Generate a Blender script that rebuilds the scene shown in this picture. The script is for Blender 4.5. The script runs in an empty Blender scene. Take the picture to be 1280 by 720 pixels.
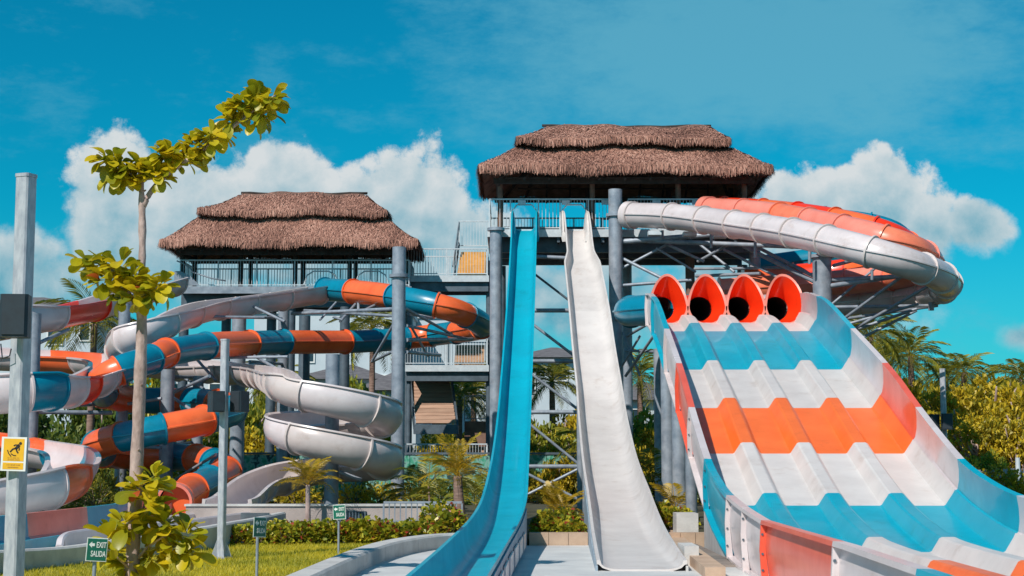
import bpy, math, random
import numpy as np
from mathutils import Vector, Matrix, Quaternion
random.seed(7)
rng = np.random.default_rng(7)
scn = bpy.context.scene
COL = scn.collection
PI = math.pi
R = math.radians

# ------------------------------------------------------------------ camera
EYE = 1.7; PITCH = R(6.0); FPX = 2000.0
cam_d = bpy.data.cameras.new('camera'); cam = bpy.data.objects.new('camera', cam_d); COL.objects.link(cam)
cam.location = (0, 0, EYE); cam.rotation_euler = (R(90) + PITCH, 0, 0)
cam_d.sensor_width = 36; cam_d.lens = 36 * FPX / 1280; cam_d.clip_end = 4000; cam_d.clip_start = 0.1
scn.camera = cam
scn.view_settings.view_transform = 'Standard'; scn.view_settings.look = 'None'
scn.view_settings.exposure = 0.30; scn.view_settings.gamma = 1.0

# ------------------------------------------------------------------ sun and sky
SUN = Vector((-0.40, -0.62, 0.68)).normalized()          # direction towards the sun
sun_d = bpy.data.lights.new('sun', 'SUN'); sun = bpy.data.objects.new('sun', sun_d); COL.objects.link(sun)
sun_d.energy = 3.8; sun_d.angle = R(0.5); sun_d.color = (1.0, 0.95, 0.88)
sun.rotation_euler = SUN.to_track_quat('Z', 'Y').to_euler(); sun.location = (-20, -40, 60)

W = bpy.data.worlds.new('World'); scn.world = W; W.use_nodes = True
nt = W.node_tree; nt.nodes.clear(); L = nt.links
def N(t, **kw):
    n = nt.nodes.new(t)
    for k, v in kw.items(): setattr(n, k, v)
    return n
def setin(node, i, v):
    if hasattr(v, 'links') or isinstance(v, bpy.types.NodeSocket): L.new(v, node.inputs[i])
    else: node.inputs[i].default_value = v
def M(op, a, b=0.0, c=None, clamp=False):
    n = N('ShaderNodeMath', operation=op); n.use_clamp = clamp
    setin(n, 0, a); setin(n, 1, b)
    if c is not None: setin(n, 2, c)
    return n.outputs[0]
def VM(op, a, b):
    n = N('ShaderNodeVectorMath', operation=op); setin(n, 0, a); setin(n, 1, b); return n.outputs[0]
def MIXC(f, a, b, mode='MIX'):
    n = N('ShaderNodeMix', data_type='RGBA', blend_type=mode); setin(n, 0, f); setin(n, 6, a); setin(n, 7, b); return n.outputs[2]
def SS(v, lo, hi):
    n = N('ShaderNodeMapRange', interpolation_type='SMOOTHSTEP'); setin(n, 0, v); n.inputs[1].default_value = lo; n.inputs[2].default_value = hi; return n.outputs[0]
def NOISE(vec, scale, detail=6, rough=0.55):
    n = N('ShaderNodeTexNoise'); L.new(vec, n.inputs['Vector']); n.inputs['Scale'].default_value = scale
    n.inputs['Detail'].default_value = detail; n.inputs['Roughness'].default_value = rough; return n.outputs[0]
sky = N('ShaderNodeTexSky', sky_type='NISHITA'); sky.sun_disc = False
sky.sun_elevation = math.asin(SUN.z); sky.sun_rotation = math.atan2(SUN.x, SUN.y)
sky.air_density = 1.0; sky.dust_density = 0.3; sky.ozone_density = 3.0
gen = N('ShaderNodeTexCoord').outputs['Generated']
sep = N('ShaderNodeSeparateXYZ'); L.new(gen, sep.inputs[0])
az = M('ARCTAN2', sep.outputs[0], sep.outputs[1]); el = M('ARCSINE', sep.outputs[2])
Uw = N('ShaderNodeMath', operation='WRAP'); setin(Uw, 0, M('MULTIPLY_ADD', az, 2000.0, 640.0)); Uw.inputs[1].default_value = 1538.0; Uw.inputs[2].default_value = -257.2
U = Uw.outputs[0]; V = M('MULTIPLY_ADD', el, -2000.0, 570.0)
skyc = MIXC(1.0, sky.outputs[0], (0.008, 0.54, 0.61, 1), 'MULTIPLY')
# cumulus heaps: the same families of clouds stand all round the horizon
BLOBS = [(150, 300, 75, 140), (255, 300, 130, 130), (350, 280, 95, 118), (505, 300, 125, 128), (600, 330, 90, 100), (430, 340, 160, 130),
         (40, 370, 120, 85), (-110, 390, 120, 70), (1010, 300, 90, 105), (1095, 275, 85, 95), (1150, 300, 50, 60), (1212, 296, 58, 40), (920, 340, 110, 110),
         (1262, 428, 44, 26), (1390, 350, 90, 60), (720, 380, 150, 90), (1000, 400, 200, 60)]
best = None
for (u, v, ru, rv) in BLOBS:
    a = M('MULTIPLY', M('SUBTRACT', U, u), 1.0 / ru); b = M('MULTIPLY', M('SUBTRACT', V, v), 1.0 / rv)
    q = M('SUBTRACT', 1.0, M('SQRT', M('ADD', M('MULTIPLY', a, a), M('MULTIPLY', b, b))))
    best = q if best is None else M('MAXIMUM', best, q)
def billow(vec):
    n1 = NOISE(vec, 15, 9, 0.72)
    v1 = N('ShaderNodeTexVoronoi', feature='F1'); L.new(vec, v1.inputs['Vector']); v1.inputs['Scale'].default_value = 30
    v2 = N('ShaderNodeTexVoronoi', feature='F1'); L.new(vec, v2.inputs['Vector']); v2.inputs['Scale'].default_value = 85
    return M('ADD', n1, M('ADD', M('MULTIPLY', v1.outputs['Distance'], -0.36), M('MULTIPLY', v2.outputs['Distance'], -0.20)))
b0 = billow(gen); b1 = billow(VM('ADD', gen, (-0.006, 0.0, 0.010)))
dens = M('ADD', best, M('MULTIPLY_ADD', b0, 1.0, -0.27))
low0 = SS(V, 230.0, 420.0)
mask = SS(M('DIVIDE', dens, M('MULTIPLY_ADD', low0, 0.55, 0.17)), 0.0, 1.0)
relief = M('MULTIPLY', M('SUBTRACT', b0, b1), 1.3)
depth = SS(dens, 0.05, 0.85)
low = SS(V, 215.0, 390.0)
lum = M('SUBTRACT', M('ADD', 0.90, relief), M('ADD', M('MULTIPLY', depth, 0.34), M('MULTIPLY', low, 0.40)), clamp=True)
cloudc = MIXC(lum, (0.10, 0.33, 0.43, 1), (0.62, 0.645, 0.65, 1))
# thin high veil
cmap = VM('MULTIPLY', gen, (3.4, 3.4, 8.0))
ci = NOISE(cmap, 3.2, 8, 0.68)
ca = M('MULTIPLY', M('SUBTRACT', U, 960.0), 1 / 520.0); cb = M('MULTIPLY', M('SUBTRACT', V, 70.0), 1 / 190.0)
cm = M('SUBTRACT', 1.05, M('SQRT', M('ADD', M('MULTIPLY', ca, ca), M('MULTIPLY', cb, cb))))
veil = M('MULTIPLY', SS(M('ADD', M('MULTIPLY', cm, 0.55), M('SUBTRACT', ci, 0.52)), 0.0, 0.45), 0.62)
veil2 = M('MULTIPLY', SS(ci, 0.52, 0.75), 0.25)
veil = M('MAXIMUM', veil, veil2)
BGS = 0.115
sky_l = skyc
haze_f = M('MULTIPLY', SS(V, 250.0, 620.0), 0.45)
veil_col = (0.12 / BGS, 0.37 / BGS, 0.48 / BGS, 1)
s1 = MIXC(haze_f, sky_l, (0.13 / BGS, 0.40 / BGS, 0.52 / BGS, 1))
s2 = MIXC(veil, s1, veil_col)
cl = MIXC(1.0, cloudc, (0.93 / BGS, 0.93 / BGS, 0.93 / BGS, 1), 'MULTIPLY')
s3 = MIXC(M('MULTIPLY', mask, 0.94), s2, cl)
bg = N('ShaderNodeBackground'); L.new(s3, bg.inputs[0]); bg.inputs[1].default_value = BGS
wo = N('ShaderNodeOutputWorld'); L.new(bg.outputs[0], wo.inputs[0])

# ------------------------------------------------------------------ helpers
def P(px, py, Y):
    """world point at forward distance Y (metres) seen at photo pixel (px, py)"""
    a = (px - 640) / FPX; b = (360 - py) / FPX
    dy = math.cos(PITCH) - b * math.sin(PITCH); dz = math.sin(PITCH) + b * math.cos(PITCH)
    t = Y / dy
    return Vector((a * t, Y, EYE + dz * t))
def yrow(z, Y):
    """photo row of a point at height z, distance Y"""
    dz = z - EYE; f = Y * math.cos(PITCH) + dz * math.sin(PITCH); u = -Y * math.sin(PITCH) + dz * math.cos(PITCH)
    return 360 - FPX * u / f

class MB:
    def __init__(self): self.v = []; self.f = []; self.t = []
    def quadbox(self, c8):
        b = len(self.v); self.v += [tuple(p) for p in c8]
        for q in ((0, 3, 2, 1), (4, 5, 6, 7), (0, 1, 5, 4), (1, 2, 6, 5), (2, 3, 7, 6), (3, 0, 4, 7)): self.f.append(tuple(b + i for i in q))
        return self
    def box(self, x0, x1, y0, y1, z0, z1):
        return self.quadbox([(x0, y0, z0), (x1, y0, z0), (x1, y1, z0), (x0, y1, z0), (x0, y0, z1), (x1, y0, z1), (x1, y1, z1), (x0, y1, z1)])
    def bar(self, p0, p1, w, h=None, up=(0, 0, 1)):
        h = h or w; p0 = Vector(p0); p1 = Vector(p1); t = (p1 - p0).normalized(); u = Vector(up)
        if abs(t.dot(u)) > 0.98: u = Vector((0, 1, 0))
        s = t.cross(u).normalized(); n = s.cross(t)
        a = s * w / 2; c = n * h / 2
        return self.quadbox([p0 - a - c, p0 + a - c, p1 + a - c, p1 - a - c, p0 - a + c, p0 + a + c, p1 + a + c, p1 - a + c])
    def cyl(self, p0, p1, r0, r1=None, n=12, cap=True):
        r1 = r0 if r1 is None else r1; p0 = Vector(p0); p1 = Vector(p1); t = (p1 - p0).normalized()
        u = Vector((0, 0, 1)) if abs(t.z) < 0.95 else Vector((1, 0, 0))
        s = t.cross(u).normalized(); w = s.cross(t); b = len(self.v)
        for p, r in ((p0, r0), (p1, r1)):
            for i in range(n):
                a = 2 * PI * i / n; self.v.append(tuple(p + s * math.cos(a) * r + w * math.sin(a) * r))
        for i in range(n): j = (i + 1) % n; self.f.append((b + i, b + j, b + n + j, b + n + i))
        if cap: self.f.append(tuple(b + i for i in range(n))[::-1]); self.f.append(tuple(b + n + i for i in range(n)))
        return self
    def pipe(self, pts, rad, n=10):
        pts = [Vector(p) for p in pts]; b = len(self.v)
        if not hasattr(rad, '__len__'): rad = [rad] * len(pts)
        for k, p in enumerate(pts):
            t = (pts[min(k + 1, len(pts) - 1)] - pts[max(k - 1, 0)]).normalized()
            u = Vector((0, 0, 1)) if abs(t.z) < 0.9 else Vector((0, 1, 0))
            s = t.cross(u).normalized(); w = s.cross(t)
            for i in range(n):
                a = 2 * PI * i / n; self.v.append(tuple(p + s * math.cos(a) * rad[k] + w * math.sin(a) * rad[k]))
        for k in range(len(pts) - 1):
            for i in range(n):
                j = (i + 1) % n; self.f.append((b + k * n + i, b + k * n + j, b + (k + 1) * n + j, b + (k + 1) * n + i))
        self.f.append(tuple(b + i for i in range(n))[::-1]); e = b + (len(pts) - 1) * n; self.f.append(tuple(e + i for i in range(n)))
        return self
    def sweep(self, frames, prof, closed=True, cap=True):
        b = len(self.v); m = len(prof)
        for (p, s, u) in frames:
            for (a, c) in prof: self.v.append(tuple(p + s * a + u * c))
        for k in range(len(frames) - 1):
            for i in range(m if closed else m - 1):
                j = (i + 1) % m; self.f.append((b + k * m + i, b + k * m + j, b + (k + 1) * m + j, b + (k + 1) * m + i))
        if cap and closed:
            self.f.append(tuple(b + i for i in range(m))[::-1]); e = b + (len(frames) - 1) * m; self.f.append(tuple(e + i for i in range(m)))
        return self
    def prism(self, pts2, z0, z1):
        b = len(self.v); n = len(pts2)
        self.v += [(x, y, z0) for x, y in pts2] + [(x, y, z1) for x, y in pts2]
        self.f.append(tuple(b + i for i in range(n))[::-1]); self.f.append(tuple(b + n + i for i in range(n)))
        for i in range(n): j = (i + 1) % n; self.f.append((b + i, b + j, b + n + j, b + n + i))
        return self

def wloc(o):
    l = Vector((0, 0, 0))
    while o: l += o.location; o = o.parent
    return l
def build(name, mb, mat, parent=None, smooth=False, tone=None):
    v = mb.v
    if parent is not None:
        l = wloc(parent); v = [(p[0] - l.x, p[1] - l.y, p[2] - l.z) for p in v]
    me = bpy.data.meshes.new(name); me.from_pydata(v, [], mb.f); me.update()
    if isinstance(smooth, float):
        me.polygons.foreach_set('use_smooth', [True] * len(me.polygons)); me.set_sharp_from_angle(angle=smooth)
    elif smooth: me.polygons.foreach_set('use_smooth', [True] * len(me.polygons))
    me.materials.append(MAT[mat] if isinstance(mat, str) else mat)
    o = bpy.data.objects.new(name, me); COL.objects.link(o); o.parent = parent
    return o
def npbuild(name, v, f, mat, parent=None, tone=None, smooth=False):
    """fast mesh from numpy verts (n,3) and quads (m,4); tone is one value per vertex"""
    me = bpy.data.meshes.new(name); v = np.asarray(v, dtype=np.float32); f = np.asarray(f, dtype=np.int32)
    me.vertices.add(len(v)); me.vertices.foreach_set('co', v.ravel()); k = f.shape[1]
    me.loops.add(f.size); me.loops.foreach_set('vertex_index', f.ravel()); me.polygons.add(len(f))
    me.polygons.foreach_set('loop_start', np.arange(0, f.size, k, dtype=np.int32))
    if tone is not None:
        at = me.attributes.new('tone', 'FLOAT', 'POINT'); at.data.foreach_set('value', np.asarray(tone, dtype=np.float32))
    me.update(calc_edges=True); me.validate()
    if smooth: me.polygons.foreach_set('use_smooth', [True] * len(me.polygons))
    me.materials.append(MAT[mat]); o = bpy.data.objects.new(name, me); COL.objects.link(o); o.parent = parent
    return o
def tag(o, label=None, cat=None, group=None, kind=None):
    if label: o['label'] = label
    if cat: o['category'] = cat
    if group: o['group'] = group
    if kind: o['kind'] = kind
    return o
def thing(name, loc, label, cat, group=None):
    o = bpy.data.objects.new(name, None); COL.objects.link(o); o.location = loc; o.empty_display_size = 0.3
    return tag(o, label, cat, group)
def dup(o, parent=None):
    c = o.copy(); COL.objects.link(c); c.parent = parent
    for ch in o.children: dup(ch, c)
    return c

# ------------------------------------------------------------------ materials
MAT = {}
def newmat(name):
    m = bpy.data.materials.new(name); m.use_nodes = True; MAT[name] = m
    t = m.node_tree; b = t.nodes['Principled BSDF']; return m, t, b
def lnk(t, a, b): t.links.new(a, b)
def tnode(t, ty, **kw):
    n = t.nodes.new(ty)
    for k, v in kw.items(): setattr(n, k, v)
    return n
def c4(c, k=1.0): return (min(c[0] * k, 1), min(c[1] * k, 1), min(c[2] * k, 1), 1)
def mottled(name, col, rough=0.6, scale=3.0, amt=0.15, dark=None, bump=0.0, bscale=40, metal=0.0, coat=0.0, stretch=None, spec=0.5, obj_rand=0.0, detail=6, stain=0.0):
    """base colour with irregular wear, fine grain relief and uneven gloss"""
    m, t, b = newmat(name)
    tc = tnode(t, 'ShaderNodeTexCoord'); src = tc.outputs['Object']
    if stretch:
        mp = tnode(t, 'ShaderNodeMapping'); mp.inputs['Scale'].default_value = stretch; lnk(t, src, mp.inputs[0]); src = mp.outputs[0]
    n1 = tnode(t, 'ShaderNodeTexNoise'); lnk(t, src, n1.inputs['Vector']); n1.inputs['Scale'].default_value = scale; n1.inputs['Detail'].default_value = detail; n1.inputs['Roughness'].default_value = 0.62
    r = tnode(t, 'ShaderNodeValToRGB'); lnk(t, n1.outputs[0], r.inputs[0])
    d = dark or tuple(x * (1 - amt * 2) for x in col)
    r.color_ramp.elements[0].position = 0.33; r.color_ramp.elements[0].color = c4(d)
    r.color_ramp.elements[1].position = 0.66; r.color_ramp.elements[1].color = c4(col, 1 + amt * 0.3)
    out = r.outputs[0]
    if obj_rand:
        oi = tnode(t, 'ShaderNodeObjectInfo'); mr = tnode(t, 'ShaderNodeMapRange'); lnk(t, oi.outputs['Random'], mr.inputs[0])
        mr.inputs[3].default_value = 1 - obj_rand; mr.inputs[4].default_value = 1 + obj_rand * 0.4
        hs = tnode(t, 'ShaderNodeHueSaturation'); lnk(t, mr.outputs[0], hs.inputs['Value']); lnk(t, out, hs.inputs['Color']); out = hs.outputs[0]
    if stain:
        n3 = tnode(t, 'ShaderNodeTexNoise'); lnk(t, tc.outputs['Object'], n3.inputs['Vector']); n3.inputs['Scale'].default_value = 1.7; n3.inputs['Detail'].default_value = 10; n3.inputs['Roughness'].default_value = 0.72
        mr3 = tnode(t, 'ShaderNodeMapRange', interpolation_type='SMOOTHSTEP'); lnk(t, n3.outputs[0], mr3.inputs[0]); mr3.inputs[1].default_value = 0.52; mr3.inputs[2].default_value = 0.74; mr3.inputs[4].default_value = stain
        mx3 = tnode(t, 'ShaderNodeMix', data_type='RGBA', blend_type='MULTIPLY'); lnk(t, mr3.outputs[0], mx3.inputs[0]); lnk(t, out, mx3.inputs[6]); mx3.inputs[7].default_value = (0.62, 0.50, 0.42, 1); out = mx3.outputs[2]
    lnk(t, out, b.inputs['Base Color'])
    rr = tnode(t, 'ShaderNodeMapRange'); lnk(t, n1.outputs[0], rr.inputs[0]); rr.inputs[3].default_value = min(1, rough * 1.3); rr.inputs[4].default_value = rough * 0.75
    lnk(t, rr.outputs[0], b.inputs['Roughness'])
    b.inputs['Metallic'].default_value = metal; b.inputs['Coat Weight'].default_value = coat; b.inputs['Coat Roughness'].default_value = 0.08
    b.inputs['Specular IOR Level'].default_value = spec
    if bump:
        n2 = tnode(t, 'ShaderNodeTexNoise'); lnk(t, src, n2.inputs['Vector']); n2.inputs['Scale'].default_value = bscale; n2.inputs['Detail'].default_value = 5
        bp = tnode(t, 'ShaderNodeBump'); bp.inputs['Strength'].default_value = bump; bp.inputs['Distance'].default_value = 0.02
        lnk(t, n2.outputs[0], bp.inputs['Height']); lnk(t, bp.outputs[0], b.inputs['Normal'])
    return m
# gelcoat fibreglass
def gel(name, col, dark, **kw): return mottled(name, col, rough=kw.pop('rough', 0.3), scale=kw.pop('scale', 1.1), dark=dark, coat=0.15, bump=0.06, bscale=1.6, obj_rand=0.06, stain=kw.pop('stain', 0.45), **kw)
gel('gel_blue', (0.003, 0.22, 0.33), (0.002, 0.175, 0.28))
gel('gel_cyan', (0.0, 0.375, 0.50), (0.0, 0.325, 0.45), rough=0.42)
gel('gel_orange', (0.90, 0.16, 0.045), (0.80, 0.12, 0.03))
gel('gel_red', (0.92, 0.045, 0.008), (0.85, 0.036, 0.006))
gel('gel_coral', (0.86, 0.135, 0.075), (0.76, 0.10, 0.05))
gel('gel_salmon', (0.84, 0.27, 0.20), (0.75, 0.21, 0.15))
gel('gel_pale_orange', (0.88, 0.24, 0.13), (0.80, 0.18, 0.09))
gel('gel_white', (0.67, 0.59, 0.59), (0.585, 0.50, 0.50))
gel('gel_cream', (0.66, 0.57, 0.545), (0.57, 0.48, 0.455))
gel('gel_lane', (0.65, 0.60, 0.575), (0.575, 0.525, 0.505), rough=0.45)
gel('gel_orange_lane', (0.90, 0.17, 0.025), (0.82, 0.14, 0.018), rough=0.42)
mottled('bore', (0.012, 0.010, 0.011), rough=0.7)  # near-black tube lining: the shade deep inside is put into the colour
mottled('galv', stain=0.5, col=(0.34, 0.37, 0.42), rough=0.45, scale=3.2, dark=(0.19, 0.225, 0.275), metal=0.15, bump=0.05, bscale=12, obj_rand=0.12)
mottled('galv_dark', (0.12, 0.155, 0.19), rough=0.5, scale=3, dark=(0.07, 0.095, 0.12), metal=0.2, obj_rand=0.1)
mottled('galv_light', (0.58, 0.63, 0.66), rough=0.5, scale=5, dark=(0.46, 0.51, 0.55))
mottled('pole_galv', (0.50, 0.50, 0.53), rough=0.45, scale=16, dark=(0.28, 0.30, 0.35), metal=0.15, stretch=(1, 1, 0.35), detail=9)
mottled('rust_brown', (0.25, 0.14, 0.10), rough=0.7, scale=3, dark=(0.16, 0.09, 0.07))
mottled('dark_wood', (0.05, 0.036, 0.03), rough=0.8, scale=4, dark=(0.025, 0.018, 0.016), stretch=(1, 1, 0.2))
mottled('plank', (0.46, 0.28, 0.19), rough=0.75, scale=3, dark=(0.30, 0.175, 0.12), stretch=(0.3, 4, 4), obj_rand=0.2)
mottled('tread_yellow', (0.72, 0.37, 0.08), rough=0.6, scale=4, dark=(0.58, 0.28, 0.06), obj_rand=0.1)
mottled('tread_tan', (0.50, 0.32, 0.20), rough=0.7, scale=4, dark=(0.38, 0.23, 0.14), obj_rand=0.1)
mottled('concrete', (0.58, 0.56, 0.54), stain=0.5, rough=0.8, scale=1.6, dark=(0.42, 0.40, 0.385), bump=0.25, bscale=30, detail=9)
mottled('concrete_grey', (0.52, 0.50, 0.49), stain=0.7, rough=0.8, scale=1.8, dark=(0.36, 0.345, 0.34), bump=0.25, bscale=26, stretch=(1, 1, 0.35), detail=9)
mottled('concrete_blue', (0.33, 0.40, 0.46), rough=0.6, scale=2.5, dark=(0.20, 0.27, 0.34), bump=0.2, bscale=20, stretch=(1, 1, 0.3), detail=9)
mottled('basin', (0.66, 0.65, 0.63), stain=0.4, rough=0.5, scale=0.9, dark=(0.52, 0.515, 0.51), bump=0.12, bscale=14, detail=9)
mottled('coping', (0.52, 0.37, 0.26), rough=0.75, scale=2.5, dark=(0.40, 0.27, 0.19), bump=0.2, bscale=30, obj_rand=0.12)
mottled('beige_wall', (0.43, 0.36, 0.33), rough=0.85, scale=1.5, dark=(0.33, 0.27, 0.25), bump=0.3, bscale=30, detail=9)
mottled('deck', (0.27, 0.22, 0.19), rough=0.7, scale=2, dark=(0.18, 0.145, 0.125), obj_rand=0.18, stretch=(0.4, 3, 3))
mottled('plaster', (0.52, 0.57, 0.60), rough=0.85, scale=0.4, dark=(0.44, 0.50, 0.54))
mottled('glass_dark', (0.03, 0.05, 0.07), rough=0.15, scale=1)
mottled('roof_grey', (0.17, 0.155, 0.16), rough=0.9, scale=2.5, dark=(0.10, 0.09, 0.095), bump=0.5, bscale=12)
mottled('soil', (0.085, 0.07, 0.04), rough=0.95, scale=1.2, dark=(0.04, 0.045, 0.02), bump=0.4, bscale=8)
mottled('speaker_black', (0.022, 0.032, 0.042), rough=0.5, scale=8, dark=(0.014, 0.02, 0.028))
mottled('sign_green', (0.006, 0.13, 0.085), rough=0.4, scale=10, dark=(0.005, 0.11, 0.07))
mottled('sign_white', (0.75, 0.75, 0.73), rough=0.5, scale=10, amt=0.05)
mottled('sign_yellow', (0.80, 0.42, 0.012), rough=0.45, scale=10, amt=0.05)
mottled('sign_black', (0.015, 0.01, 0.01), rough=0.6, scale=10)
mottled('sign_faint', (0.42, 0.19, 0.02), rough=0.6, scale=10, amt=0.05)
mottled('bark_pale', (0.52, 0.38, 0.34), rough=0.85, scale=9, dark=(0.26, 0.175, 0.155), bump=0.6, bscale=24, stretch=(1, 1, 0.45), detail=9)
mottled('bark', (0.22, 0.15, 0.11), rough=0.9, scale=6, dark=(0.11, 0.075, 0.055), bump=0.6, bscale=20, stretch=(1, 1, 0.4))
mottled('palm_bark', (0.30, 0.19, 0.15), rough=0.9, scale=5, dark=(0.15, 0.09, 0.07), bump=0.7, bscale=14, stretch=(0.4, 0.4, 3))

def leafmat(name, cols, trans=0.35, rough=0.45, attr=True, objr=False):
    m, t, b = newmat(name)
    r = tnode(t, 'ShaderNodeValToRGB')
    if attr:
        a = tnode(t, 'ShaderNodeAttribute'); a.attribute_name = 'tone'; src = a.outputs['Fac']
    else:
        oi = tnode(t, 'ShaderNodeObjectInfo'); src = oi.outputs['Random']
    lnk(t, src, r.inputs[0]); e = r.color_ramp.elements
    while len(e) < len(cols): e.new(0.5)
    for i, c in enumerate(cols): e[i].position = i / (len(cols) - 1); e[i].color = c4(c)
    nz = tnode(t, 'ShaderNodeTexNoise'); nz.inputs['Scale'].default_value = 14; tc = tnode(t, 'ShaderNodeTexCoord'); lnk(t, tc.outputs['Object'], nz.inputs['Vector'])
    hs = tnode(t, 'ShaderNodeHueSaturation'); mr = tnode(t, 'ShaderNodeMapRange'); lnk(t, nz.outputs[0], mr.inputs[0]); mr.inputs[3].default_value = 0.75; mr.inputs[4].default_value = 1.2
    lnk(t, mr.outputs[0], hs.inputs['Value']); lnk(t, r.outputs[0], hs.inputs['Color'])
    lnk(t, hs.outputs[0], b.inputs['Base Color']); b.inputs['Roughness'].default_value = rough
    tr = tnode(t, 'ShaderNodeBsdfTranslucent'); lnk(t, hs.outputs[0], tr.inputs[0])
    mx = tnode(t, 'ShaderNodeMixShader'); mx.inputs[0].default_value = trans
    lnk(t, b.outputs[0], mx.inputs[1]); lnk(t, tr.outputs[0], mx.inputs[2]); lnk(t, mx.outputs[0], t.nodes['Material Output'].inputs[0])
    return m
leafmat('almond_leaf', [(0.20, 0.22, 0.010), (0.50, 0.44, 0.014), (0.70, 0.54, 0.016), (0.78, 0.56, 0.018), (0.62, 0.49, 0.015)], trans=0.5, attr=False, rough=0.35)
leafmat('almond_red', [(0.5, 0.08, 0.02), (0.55, 0.12, 0.03)], attr=False)
leafmat('tree_leaf', [(0.085, 0.143, 0.029), (0.212, 0.257, 0.029), (0.427, 0.400, 0.035), (0.684, 0.514, 0.041)])
leafmat('gold_leaf', [(0.155, 0.166, 0.018), (0.376, 0.309, 0.022), (0.663, 0.464, 0.026), (0.850, 0.641, 0.031)])
leafmat('dark_leaf', [(0.034, 0.073, 0.019), (0.073, 0.134, 0.024), (0.146, 0.194, 0.030), (0.267, 0.267, 0.034)])
leafmat('grape_leaf', [(0.066, 0.102, 0.015), (0.206, 0.243, 0.022), (0.411, 0.393, 0.028), (0.636, 0.505, 0.037), (0.411, 0.066, 0.037)], rough=0.35)
leafmat('palm_leaf', [(0.070, 0.110, 0.024), (0.160, 0.190, 0.027), (0.340, 0.300, 0.027), (0.560, 0.420, 0.033)])
leafmat('palm_gold', [(0.189, 0.162, 0.016), (0.378, 0.270, 0.018), (0.567, 0.365, 0.019), (0.675, 0.405, 0.027)])
leafmat('grass_blade', [(0.221, 0.230, 0.010), (0.374, 0.340, 0.014), (0.527, 0.425, 0.017), (0.646, 0.493, 0.024)], trans=0.3, rough=0.6)
leafmat('straw', [(0.10, 0.043, 0.031), (0.26, 0.118, 0.084), (0.43, 0.208, 0.150), (0.60, 0.33, 0.245)], trans=0.1, rough=0.85)
mottled('thatch_core', (0.22, 0.115, 0.085), rough=0.95, scale=4, dark=(0.10, 0.055, 0.04), bump=0.8, bscale=25)
def groundmat():
    mottled('lawn', (0.42, 0.36, 0.018), rough=0.95, scale=0.7, dark=(0.24, 0.22, 0.014), bump=0.5, bscale=60, detail=10)
groundmat()
def muralmat():
    m, t, b = newmat('mural')
    tc = tnode(t, 'ShaderNodeTexCoord'); v = tnode(t, 'ShaderNodeTexVoronoi', feature='F1'); mp = tnode(t, 'ShaderNodeMapping'); mp.inputs['Scale'].default_value = (1.2, 1.2, 0.5); mp.inputs['Rotation'].default_value = (0, 0.6, 0)
    nz = tnode(t, 'ShaderNodeTexNoise'); nz.inputs['Scale'].default_value = 2.2; nz.inputs['Detail'].default_value = 5; lnk(t, tc.outputs['Object'], nz.inputs['Vector'])
    ad = tnode(t, 'ShaderNodeVectorMath', operation='ADD'); lnk(t, tc.outputs['Object'], mp.inputs[0]); lnk(t, mp.outputs[0], ad.inputs[0]); lnk(t, nz.outputs['Color'], ad.inputs[1])
    lnk(t, ad.outputs[0], v.inputs['Vector']); v.inputs['Scale'].default_value = 3.4
    r = tnode(t, 'ShaderNodeValToRGB'); lnk(t, v.outputs['Distance'], r.inputs[0]); e = r.color_ramp.elements
    e[0].position = 0.1; e[0].color = (0.02, 0.19, 0.11, 1); e[1].position = 0.75; e[1].color = (0.012, 0.05, 0.05, 1)
    k = e.new(0.32); k.color = (0.05, 0.30, 0.19, 1); k = e.new(0.5); k.color = (0.20, 0.40, 0.34, 1)
    lnk(t, r.outputs[0], b.inputs['Base Color']); b.inputs['Roughness'].default_value = 0.7
muralmat()

# ------------------------------------------------------------------ paths and sweeps
def spline(ctrl, sub=8):
    c = [Vector(p) for p in ctrl]; out = []
    for i in range(len(c) - 1):
        p0 = c[i - 1] if i else c[0] * 2 - c[1]; p1 = c[i]; p2 = c[i + 1]; p3 = c[i + 2] if i + 2 < len(c) else c[-1] * 2 - c[-2]
        for k in range(sub):
            t = k / sub; t2 = t * t; t3 = t2 * t
            out.append(0.5 * ((2 * p1) + (p2 - p0) * t + (2 * p0 - 5 * p1 + 4 * p2 - p3) * t2 + (3 * p1 - p0 - 3 * p2 + p3) * t3))
    out.append(c[-1]); return out
def relax(pts, n):
    for _ in range(n):
        pts = [pts[0]] + [(pts[i - 1] + pts[i] * 2 + pts[i + 1]) / 4 for i in range(1, len(pts) - 1)] + [pts[-1]]
    return pts
def frames_of(pts, bank=0.0, maxb=R(34)):
    n = len(pts); T = [(pts[min(i + 1, n - 1)] - pts[max(i - 1, 0)]).normalized() for i in range(n)]
    kap = [0.0] * n
    for i in range(1, n - 1):
        a = T[i - 1]; b = T[i + 1]; ds = (pts[i + 1] - pts[i - 1]).length
        kap[i] = (a.x * b.y - a.y * b.x) / max(ds, 1e-4)
    if bank:
        for _ in range(30): kap = [kap[0]] + [(kap[i - 1] + kap[i] * 2 + kap[i + 1]) / 4 for i in range(1, n - 1)] + [kap[-1]]
    fr = []
    for i in range(n):
        s = T[i].cross(Vector((0, 0, 1))).normalized(); u = s.cross(T[i]).normalized()
        a = max(-maxb, min(maxb, kap[i] * bank))
        fr.append((pts[i], s * math.cos(a) + u * math.sin(a), u * math.cos(a) - s * math.sin(a)))
    return fr
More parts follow.
